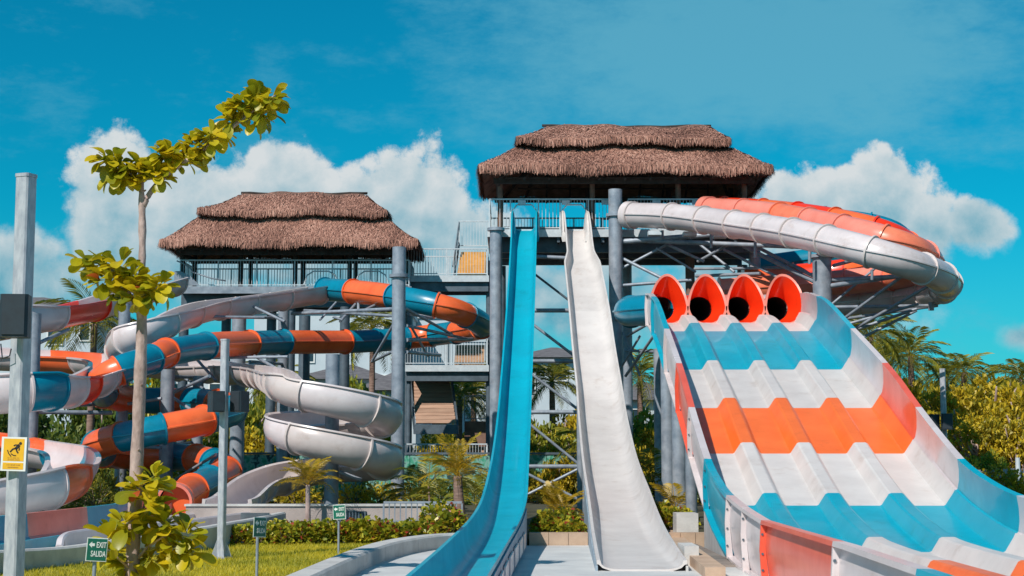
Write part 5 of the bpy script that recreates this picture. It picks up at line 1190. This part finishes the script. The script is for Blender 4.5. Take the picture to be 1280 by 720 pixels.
for (x, y, d) in ((740, 560, 60), (812, 605, 47), (110, 590, 58), (90, 600, 60), (135, 600, 62), (60, 585, 64), (185, 600, 60)): palm(x, y, d, 1.7, 10, 'low bushy palm under the slides', 'palm_leaf', group='low palms under the slides', stems=1, trunk_r=0.06, spread=(0.0, 1.2))
# taller palms behind
for (x, y, d, fl_, lab) in ((1088, 422, 66, 1.9, 'bushy pale palm crown just right of the racer wall'), (1138, 445, 70, 1.9, 'feathery palm between the racer wall and the far speaker pole'), (1205, 466, 72, 1.7, 'slim palm rising behind the far speaker pole'), (1182, 472, 78, 1.9, 'drooping palm beside the far speaker pole'), (1276, 474, 70, 1.8, 'palm at the far end of the golden trees'), (1110, 455, 80, 2.2, 'palm with drooping fronds behind the racer wall'),
                            (118, 405, 64, 2.4, 'palm with arching fronds behind the wide striped flume'), (466, 412, 74, 2.0, 'palm seen past the left thatched tower legs'), (592, 492, 76, 2.0, 'palm hanging behind the stair flight'), (690, 478, 72, 2.0, 'spiky palm behind the lattice frame'), (800, 470, 74, 2.1, 'palm behind the steel columns of the racer'), (345, 478, 78, 2.0, 'palm behind the coil of the white flume'), (575, 500, 72, 1.8, 'bushy palm behind the brown stair flight')):
    palm(x, y, d, fl_, 28, lab, 'palm_leaf', trunk_r=0.15)

# ---- broadleaf trees: a few shared crowns
def crown_data(seed, mat, nclump=27, per=105, leaf=0.20):
    g = np.random.default_rng(seed); cs = []; ds = []; tn = []
    for k in range(nclump):
        u = g.normal(0, 1, 3); u /= np.linalg.norm(u); u[2] = abs(u[2]) * 0.9 - 0.25; r = g.uniform(0.45, 1.0) ** 0.6
        cc = np.array([u[0] * r, u[1] * r, u[2] * r * 0.85]); cr = g.uniform(0.13, 0.27); ct = g.uniform(-0.18, 0.18)
        q = g.normal(0, 1, (per, 3)); q /= np.linalg.norm(q, axis=1)[:, None]; q *= (g.uniform(0.3, 1, per) ** 0.5)[:, None]
        pos = cc + q * cr * np.array([1, 1, 0.75]); cs.append(pos); ds.append(q + np.array([0, 0, 0.15]) + g.normal(0, 0.4, (per, 3))); tn.append(np.clip(0.5 + ct + g.normal(0, 0.2, per), 0, 1))
    o = scatter_leaves('crown', np.concatenate(cs), np.concatenate(ds), leaf, mat, None, g, tone=np.concatenate(tn), aspect=0.5); me = o.data; bpy.data.objects.remove(o); return me
CR = {k: [crown_data(s + 10 * i, k, leaf=lf) for s in (1, 2, 3)] for i, (k, lf) in enumerate((('tree_leaf', 0.13), ('gold_leaf', 0.12), ('dark_leaf', 0.14)))}
def limb_mesh(seed):
    g = random.Random(seed); m = MB()
    m.pipe([Vector((0, 0, 0)), Vector((g.uniform(-.05, .05), 0, 0.3)), Vector((g.uniform(-.06, .06), g.uniform(-.05, .05), 0.62))], [0.045, 0.036, 0.026], 8)
    for k in range(6):
        a = g.uniform(0, 2 * PI); z0 = g.uniform(0.25, 0.6); r = g.uniform(0.18, 0.34); m.pipe([Vector((0, 0, z0)), Vector((math.cos(a) * r * .5, math.sin(a) * r * .5, z0 + 0.12)), Vector((math.cos(a) * r, math.sin(a) * r, z0 + g.uniform(.2, .36)))], [0.022, 0.014, 0.006], 6)
    me = bpy.data.meshes.new('trunk'); me.from_pydata(m.v, [], m.f); me.polygons.foreach_set('use_smooth', [True] * len(m.f)); me.materials.append(MAT['bark_pale']); return me
LIMB = [limb_mesh(s) for s in (1, 2, 3)]
def tree(px, ytop, d, wide, label, mat='tree_leaf', group=None, name='broadleaf_tree', cat='tree', low=0.30):
    top = P(px, ytop, d); h = top.z; o = thing(name, (top.x, d, 0), label, cat, group)
    t = bpy.data.objects.new('trunk', random.choice(LIMB)); COL.objects.link(t); t.parent = o; t.scale = (h * 0.9, h * 0.9, h * 0.95); t.rotation_euler.z = random.uniform(0, 6)
    ch = h * (1 - low) * 1.05
    for k in range(1 if low >= 0.4 else 2):
        c = bpy.data.objects.new('crown', random.choice(CR[mat])); COL.objects.link(c); c.parent = o
        c.location = (random.uniform(-.12, .12) * wide, random.uniform(-.1, .1) * wide, h * low + ch * (0.28 if k == 0 else 0.18)); c.rotation_euler.z = random.uniform(0, 6); c.scale = (wide * (1 - 0.15 * k), wide * (1 - 0.15 * k), ch * 0.82)
    return o
GT = 'golden trees behind the racer slide'
for (x, y, d, w_, lo_, lab) in ((1150, 505, 66, 1.5, .3, 'golden bush tree between the racer wall and the far speaker pole'), (1198, 486, 63, 1.3, .5, 'golden tree with bare pale stems just right of the far speaker pole'), (1240, 470, 66, 1.6, .45, 'tall golden tree with forked pale stems above the board fence'), (1282, 478, 63, 1.5, .4, 'golden tree with drooping crown over the end of the board fence'), (1218, 522, 60, 1.2, .45, 'small golden tree close behind the board fence with bare stems'), (1262, 530, 60, 1.1, .4, 'small bushy golden tree close behind the board fence end'), (1166, 540, 62, 1.0, .3, 'low golden shrub tree at the foot of the far speaker pole'),
        (1300, 535, 60, 1.3, .3, 'golden tree spilling past the end of the fence'), (1122, 462, 70, 1.5, .3, 'golden crown beneath the feathery palm by the racer wall'), (1088, 452, 72, 1.4, .3, 'golden crown beneath the bushy pale palm'), (1225, 492, 78, 1.9, .25, 'broad golden tree in the back row behind the fence'), (1160, 480, 78, 1.8, .25, 'broad golden tree in the back row behind the far speaker pole'), (1270, 486, 74, 1.7, .25, 'rounded golden tree in the back row by the end palm'), (1196, 474, 82, 2.1, .2, 'tall golden tree in the back row below the slim palm'), (1246, 464, 84, 2.1, .2, 'tallest golden tree in the back row above the board fence'), (1130, 466, 82, 2.0, .2, 'golden tree in the back row by the feathery palm'), (1205, 545, 70, 1.4, .1, 'shadowy golden bush behind the fence boards')):
    tree(x, y - 17, d, w_ * 1.1, lab, 'gold_leaf', GT, low=lo_)
for (x, y, d, w_, lab) in ((1178, 508, 68, 1.2, 'green tree in shade behind the far speaker pole'), (1255, 512, 64, 1.0, 'green tree tucked between the golden trees above the fence'), (1105, 490, 66, 1.2, 'green tree close against the racer wall'), (1232, 556, 58.5, .9, 'low green bush behind the fence boards')):
    tree(x, y, d, w_, lab, 'tree_leaf', GT, low=0.2)
MT = 'trees seen between the slides'
for (x, y, d, w_, mt) in ((672, 508, 66, 1.4, 'tree_leaf'), (705, 492, 70, 1.5, 'gold_leaf'), (690, 545, 62, 1.3, 'gold_leaf'), (720, 520, 68, 1.4, 'tree_leaf'), (664, 575, 60, 1.1, 'dark_leaf'), (715, 590, 58, 1.1, 'dark_leaf'), (795, 500, 66, 1.5, 'tree_leaf'), (815, 520, 62, 1.4, 'gold_leaf'), (790, 560, 58, 1.2, 'tree_leaf'), (850, 540, 64, 1.5, 'dark_leaf'), (835, 565, 58, 1.2, 'gold_leaf'), (805, 590, 54, 1.0, 'dark_leaf'), (868, 590, 54, 1.0, 'dark_leaf'), (760, 540, 70, 1.5, 'tree_leaf'), (890, 520, 70, 1.6, 'tree_leaf')):
    wh = 'between the turquoise and white drop slides' if x < 725 else 'behind the white drop slide' if x < 775 else 'behind the racer support columns' if x < 880 else 'behind the racer lanes'
    sz = 'tall ' if y < 530 else 'low '
    tree(x, y, d, w_, sz + {'tree_leaf': 'green', 'gold_leaf': 'yellowish', 'dark_leaf': 'dark green'}[mt] + ' tree ' + wh, mt, MT, low=0.15)
for (x, y, d, w_, lab) in ((800, 535, 57, 1.0, 'bright yellow green bush tree left of the racer columns'), (700, 560, 57.5, .9, 'bright yellow green bush tree behind the lattice frame braces'), (672, 590, 57, .8, 'small bright bush close behind the turquoise drop slide'), (788, 600, 55.8, .8, 'small bright bush close behind the white drop slide')):
    tree(x, y, d, w_, lab, 'gold_leaf', MT, low=0.1)
LT = 'trees behind the left slides'
for (x, y, d, w_, mt) in ((20, 545, 66, 1.7, 'dark_leaf'), (70, 530, 70, 1.8, 'dark_leaf'), (115, 525, 66, 1.6, 'dark_leaf'), (150, 550, 62, 1.4, 'tree_leaf'), (185, 520, 70, 1.8, 'gold_leaf'), (235, 505, 74, 1.8, 'gold_leaf'), (275, 520, 70, 1.6, 'tree_leaf'), (320, 520, 68, 1.8, 'gold_leaf'), (340, 555, 62, 1.4, 'gold_leaf'), (365, 520, 74, 1.7, 'dark_leaf'), (405, 545, 70, 1.6, 'tree_leaf'), (440, 540, 74, 1.7, 'dark_leaf'), (480, 530, 72, 1.6, 'gold_leaf'), (530, 545, 76, 1.7, 'gold_leaf'), (560, 520, 78, 1.8, 'tree_leaf'), (600, 540, 76, 1.6, 'dark_leaf'), (250, 560, 60, 1.3, 'tree_leaf'), (-20, 540, 70, 1.8, 'dark_leaf'), (300, 480, 84, 2.0, 'tree_leaf'), (180, 450, 84, 2.2, 'tree_leaf'), (440, 455, 92, 1.9, 'tree_leaf'), (480, 465, 90, 1.8, 'dark_leaf'), (130, 470, 80, 2.2, 'dark_leaf'), (345, 445, 90, 1.7, 'tree_leaf'), (20, 480, 84, 2.2, 'dark_leaf')):
    wh = 'behind the warning sign pole' if x < 60 else 'behind the wide striped flume' if x < 160 else 'behind the tube spiral' if x < 260 else 'behind the slim lawn pole' if x < 345 else 'behind the white coil' if x < 500 else 'behind the stair tower'
    sz = 'tall ' if y < 500 else 'mid height ' if y < 530 else 'low '
    tree(x, y, d, w_, sz + {'tree_leaf': 'green', 'gold_leaf': 'yellowish', 'dark_leaf': 'dark green'}[mt] + ' tree ' + wh, mt, LT, low=0.12)

# ---- hedge of sea grape along the lawn and planting in the beds
def shrub(x, y, w_, h_, n, mat, label, group, leaf, z0=0.0, name='hedge_shrub', cat='shrub', aspect=0.85):
    g = np.random.default_rng(int(abs(x * 131 + y * 17)) + 5); o = thing(name, (x, y, z0), label, cat, group)
    q = g.normal(0, 1, (n, 3)); q /= np.linalg.norm(q, axis=1)[:, None]; q[:, 2] = np.abs(q[:, 2]); r = g.uniform(0.55, 1.0, n)[:, None]
    pos = q * r * np.array([w_, w_ * 0.7, h_]); pos[:, 2] += 0.04; tone = np.clip(g.normal(0.45, 0.22, n), 0, 0.8); tone[g.uniform(0, 1, n) < 0.07] = 1.0
    scatter_leaves('foliage', pos, q + g.normal(0, 0.45, (n, 3)), leaf, mat, o, g, aspect=aspect, tone=tone)
    m = MB(); l = o.location
    for k in range(6): a = k * 1.05; m.pipe([l, l + Vector((math.cos(a) * w_ * .3, math.sin(a) * w_ * .25, h_ * .4)), l + Vector((math.cos(a) * w_ * .6, math.sin(a) * w_ * .45, h_ * .75))], [0.02, 0.014, 0.006], 5)
    build('stems', m, 'bark', o); return o
for k in range(19):
    t = k / 18; x = -4.6 + 3.7 * t; y = 31.6 + 0.9 * math.sin(t * 2.2) * 0.4 + random.uniform(-0.1, 0.1)
    shrub(x, y, 0.36, 0.38 + random.uniform(-0.05, 0.08), 330, 'grape_leaf', 'leafy sea grape hedge shrub ' + ('between the white end block and the green kerb sign' if t < 0.3 else 'under the dark louvre of the beige wall' if t < 0.55 else 'in front of the grey bar fence' if t < 0.85 else 'beside the turquoise drop slide'), 'low sea grape hedge', 0.115)
for k in range(6): shrub(-5.35 + k * 0.24, 31.3 + 0.12 * (k % 2), 0.28, 0.33, 240, 'grape_leaf', 'reddish sea grape shrub at the end of the hedge by the white wall', 'reddish hedge end', 0.10)
for (x, y, w_, h_) in ((0.66, 31.0, .26, .26), (0.92, 31.3, .3, .32), (1.16, 30.95, .24, .24), (0.72, 31.9, .3, .42), (1.08, 32.4, .3, .45), (3.32, 33.6, .36, .42), (3.6, 34.6, .4, .4), (3.25, 35.2, .36, .5), (-1.2, 31.5, .38, .42), (-1.45, 32.9, .5, .6)):
    shrub(x, y, w_, h_, 420, 'grape_leaf', 'low green shrub in the bed between the turquoise and white drop slides' if 0 < x < 2 else 'low green shrub beside the racer posts' if x > 2 else 'low green shrub at the left flank of the turquoise drop slide', 'bed shrubs', 0.12, 0.16)
for (px, d) in ((352, 50), (372, 49), (398, 50), (440, 49), (458, 51), (476, 50), (520, 52), (540, 53), (558, 51), (590, 52), (340, 52)):
    q = P(px, 620, d); shrub(q.x, d, 0.7, 0.85, 380, 'dark_leaf' if px % 4 else 'gold_leaf', ('golden' if px % 4 == 0 else 'dark') + ' bushy shrub in front of the green mural ' + ('below the white coil' if px < 490 else 'below the stair landing'), 'shrubs below the coil', 0.22, 0.0, aspect=0.3)
for (px, d) in ((100, 52), (120, 50), (140, 53), (158, 52), (80, 54), (60, 52), (175, 55)):
    q = P(px, 620, d); shrub(q.x, d, 0.8, 1.1, 420, 'dark_leaf' if px % 3 else 'palm_leaf', 'grassy dark shrub ' + ('under the wide striped flume' if px < 130 else 'under the turns of the striped tube') + (' with pale blades' if px % 3 == 0 else ''), 'shrubs under the striped flumes', 0.4, 0.0, aspect=0.12)

# ================================================================== LOW WALLS, FENCES, BUILDINGS
bw = thing('planter_wall', (-4.4, 37.6, 0), 'low beige planter wall with dark louvre behind the hedge', 'wall')
x0 = (237 - 640) * 37.6 / FPX; x1 = (560 - 640) * 37.6 / FPX; zt = P(400, 630, 37.6).z
mb = MB(); mb.box(x0, x1, 37.5, 37.75, 0, zt - 0.05); build('wall_face', mb, 'beige_wall', bw)
mb = MB(); mb.box(x0 - 0.03, x1 + 0.03, 37.46, 37.79, zt - 0.048, zt); build('wall_cap', mb, 'concrete', bw)
lv0 = P(424, 656, 37.49); lv1 = P(458, 639, 37.49); mb = MB(); mb.box(lv0.x, lv1.x, 37.47, 37.497, lv0.z, lv1.z); lou = build('louvre', mb, 'glass_dark', bw)
for k in range(9):
    xx = lv0.x + 0.03 + (lv1.x - lv0.x - 0.06) * k / 8; mb = MB(); mb.box(xx - 0.018, xx + 0.018, 37.44, 37.468, lv0.z + 0.01, lv1.z - 0.01); build('slat', mb, 'galv_dark', lou)
gf = thing('garden_fence', (-1.9, 36.6, 0), 'short grey vertical bar fence beside the low beige wall', 'fence')
xa_, xb_ = (481 - 640) * 36.6 / FPX, (578 - 640) * 36.6 / FPX; z0_, z1_ = P(500, 653, 36.6).z, P(500, 628, 36.6).z
for z in (z0_ + 0.02, z1_): mb = MB(); mb.bar((xa_, 36.6, z), (xb_, 36.6, z), 0.05); build('rail', mb, 'galv', gf)
for k in range(15):
    xx = xa_ + (xb_ - xa_) * k / 14; mb = MB(); mb.bar((xx, 36.6, 0 if k % 7 == 0 else z0_ + 0.045), (xx, 36.6, z1_ - 0.026), 0.04 if k % 7 == 0 else 0.025); build('bar', mb, 'galv', gf)
mb = MB(); q0 = P(522, 652, 40); q1 = P(553, 638, 40); mb.box(q0.x, q1.x, 40, 40.5, 0, q1.z); mb.box(q0.x - 0.03, q1.x + 0.03, 39.97, 40.53, q1.z + 0.001, q1.z + 0.04); tag(build('planter_block', mb, 'beige_wall'), 'beige block planter seen through the bar fence', 'planter')
mw_ = thing('mural_wall', (-5, 60, 0), 'green leaf painted wall under the white coil and stair landings', 'wall')
for k in range(14):
    xx = -10.6 + k * 1.7; mb = MB(); mb.box(xx, xx + 1.68, 60.0, 60.12, 0, 1.75 - 0.02 * (k % 2)); build('panel', mb, 'mural', mw_)
mb = MB(); mb.box(-10.6, 13.2, 59.96, 60.16, 1.76, 1.84); build('coping', mb, 'galv_dark', mw_)
fr_ = thing('boundary_fence', (18.5, 56, 0), 'grey vertical board fence below the golden trees', 'fence')
for k in range(26):
    xx = 15.2 + k * 0.235; zt_ = P(1240, 586, 56).z + random.uniform(-0.04, 0.04); mb = MB(); mb.box(xx, xx + 0.16, 56.0, 56.04, 0.03, zt_); build('board', mb, 'galv', fr_)
for z in (0.5, 1.1): mb = MB(); mb.box(15.1, 21.4, 56.042, 56.09, z, z + 0.08); build('rail', mb, 'galv', fr_)
for px in (1272,):
    q = P(px, 572, 55.7); mb = MB(); mb.cyl((q.x, 55.7, 0), (q.x, 55.7, q.z), 0.08, n=10); build('post', mb, 'galv_light', fr_)
for (px, yy, d) in ((1222, 600, 54.5), (1250, 592, 54.7), (1185, 590, 55), (1268, 604, 54.3), (1205, 582, 56.5)):
    q = P(px, yy, d); shrub(q.x, d, 0.8, q.z + 0.35, 600, 'gold_leaf', 'yellow leafed shrub spilling over the board fence', 'shrubs at the board fence', 0.2, 0, aspect=0.5)

def house(name, px0, px1, ytop, d, depth, label, wins, roof=None, mat='plaster'):
    a = P(px0, ytop, d); b = P(px1, ytop, d); o = thing(name, ((a.x + b.x) / 2, d, 0), label, 'building')
    mb = MB(); mb.box(a.x, b.x, d, d + depth, 0, a.z); build('wall', mb, mat, o)
    if roof == 'flat':
        mb = MB(); mb.box(a.x - 0.15, b.x + 0.15, d - 0.15, d + depth + 0.15, a.z + 0.001, a.z + 0.35); build('parapet', mb, mat, o)
    else:
        hh = roof; e = 0.6; m = MB(); yc = d + depth / 2; ins = min(depth / 2, (b.x - a.x) / 2.2)
        m.v = [(a.x - e, d - e, a.z + 0.001), (b.x + e, d - e, a.z + 0.001), (b.x + e, d + depth + e, a.z + 0.001), (a.x - e, d + depth + e, a.z + 0.001), (a.x + ins, yc, a.z + hh), (b.x - ins, yc, a.z + hh)]
        m.f = [(0, 1, 5, 4), (1, 2, 5), (2, 3, 4, 5), (3, 0, 4), (3, 2, 1, 0)]; build('roof', m, 'roof_grey', o)
    for (x0, y0_, x1_, y1_) in wins:
        p = P(x0, y1_, d - 0.05); q = P(x1_, y0_, d - 0.05); m = MB(); t = 0.10
        for (u0, u1, v0, v1) in ((p.x - t, q.x + t, q.z, q.z + t), (p.x - t, q.x + t, p.z - t, p.z), (p.x - t, p.x, p.z, q.z), (q.x, q.x + t, p.z, q.z)): m.box(u0, u1, d - 0.1, d - 0.002, v0, v1)
        w_ = build('window', m, 'sign_white', o); m = MB(); m.box(p.x, q.x, d - 0.04, d - 0.003, p.z, q.z); build('pane', m, 'glass_dark', w_)
    return o
house('apartment_block', 318, 512, 392, 118, 12, 'tall pale building block seen between the legs of the left tower', [(376, 440, 392, 452), (340, 440, 356, 452), (430, 405, 446, 425), (480, 405, 496, 425), (470, 470, 490, 490), (340, 500, 356, 520)], 'flat')
house('cottage', 372, 480, 474, 100, 10, 'low house with grey hipped roof behind the white coil', [(392, 482, 402, 500), (440, 482, 452, 500)], 1.2)
house('cottage', 455, 520, 488, 96, 8, 'small grey roofed house behind the tall column', [(470, 496, 480, 510)], 1.3)
house('apartment_block', 512, 640, 398, 126, 12, 'pale building block behind the stair tower', [(540, 470, 556, 490), (580, 470, 596, 490), (540, 520, 556, 540)], 'flat')
house('apartment_block', -90, 118, 385, 112, 12, 'pale building with thin grey roof at the far left', [(60, 410, 78, 430), (100, 400, 112, 425)], 1.35)
house('apartment_block', 190, 318, 430, 124, 10, 'lower pale building behind the striped tube', [(215, 480, 230, 500), (262, 480, 278, 500)], 'flat')
house('cottage', 648, 742, 447, 104, 10, 'house with grey roof between the two drop slides', [(690, 455, 708, 475), (655, 470, 668, 490)], 1.0)
house('cottage', 775, 845, 500, 100, 10, 'pale house behind the racer columns', [(790, 512, 805, 530)], 1.4)
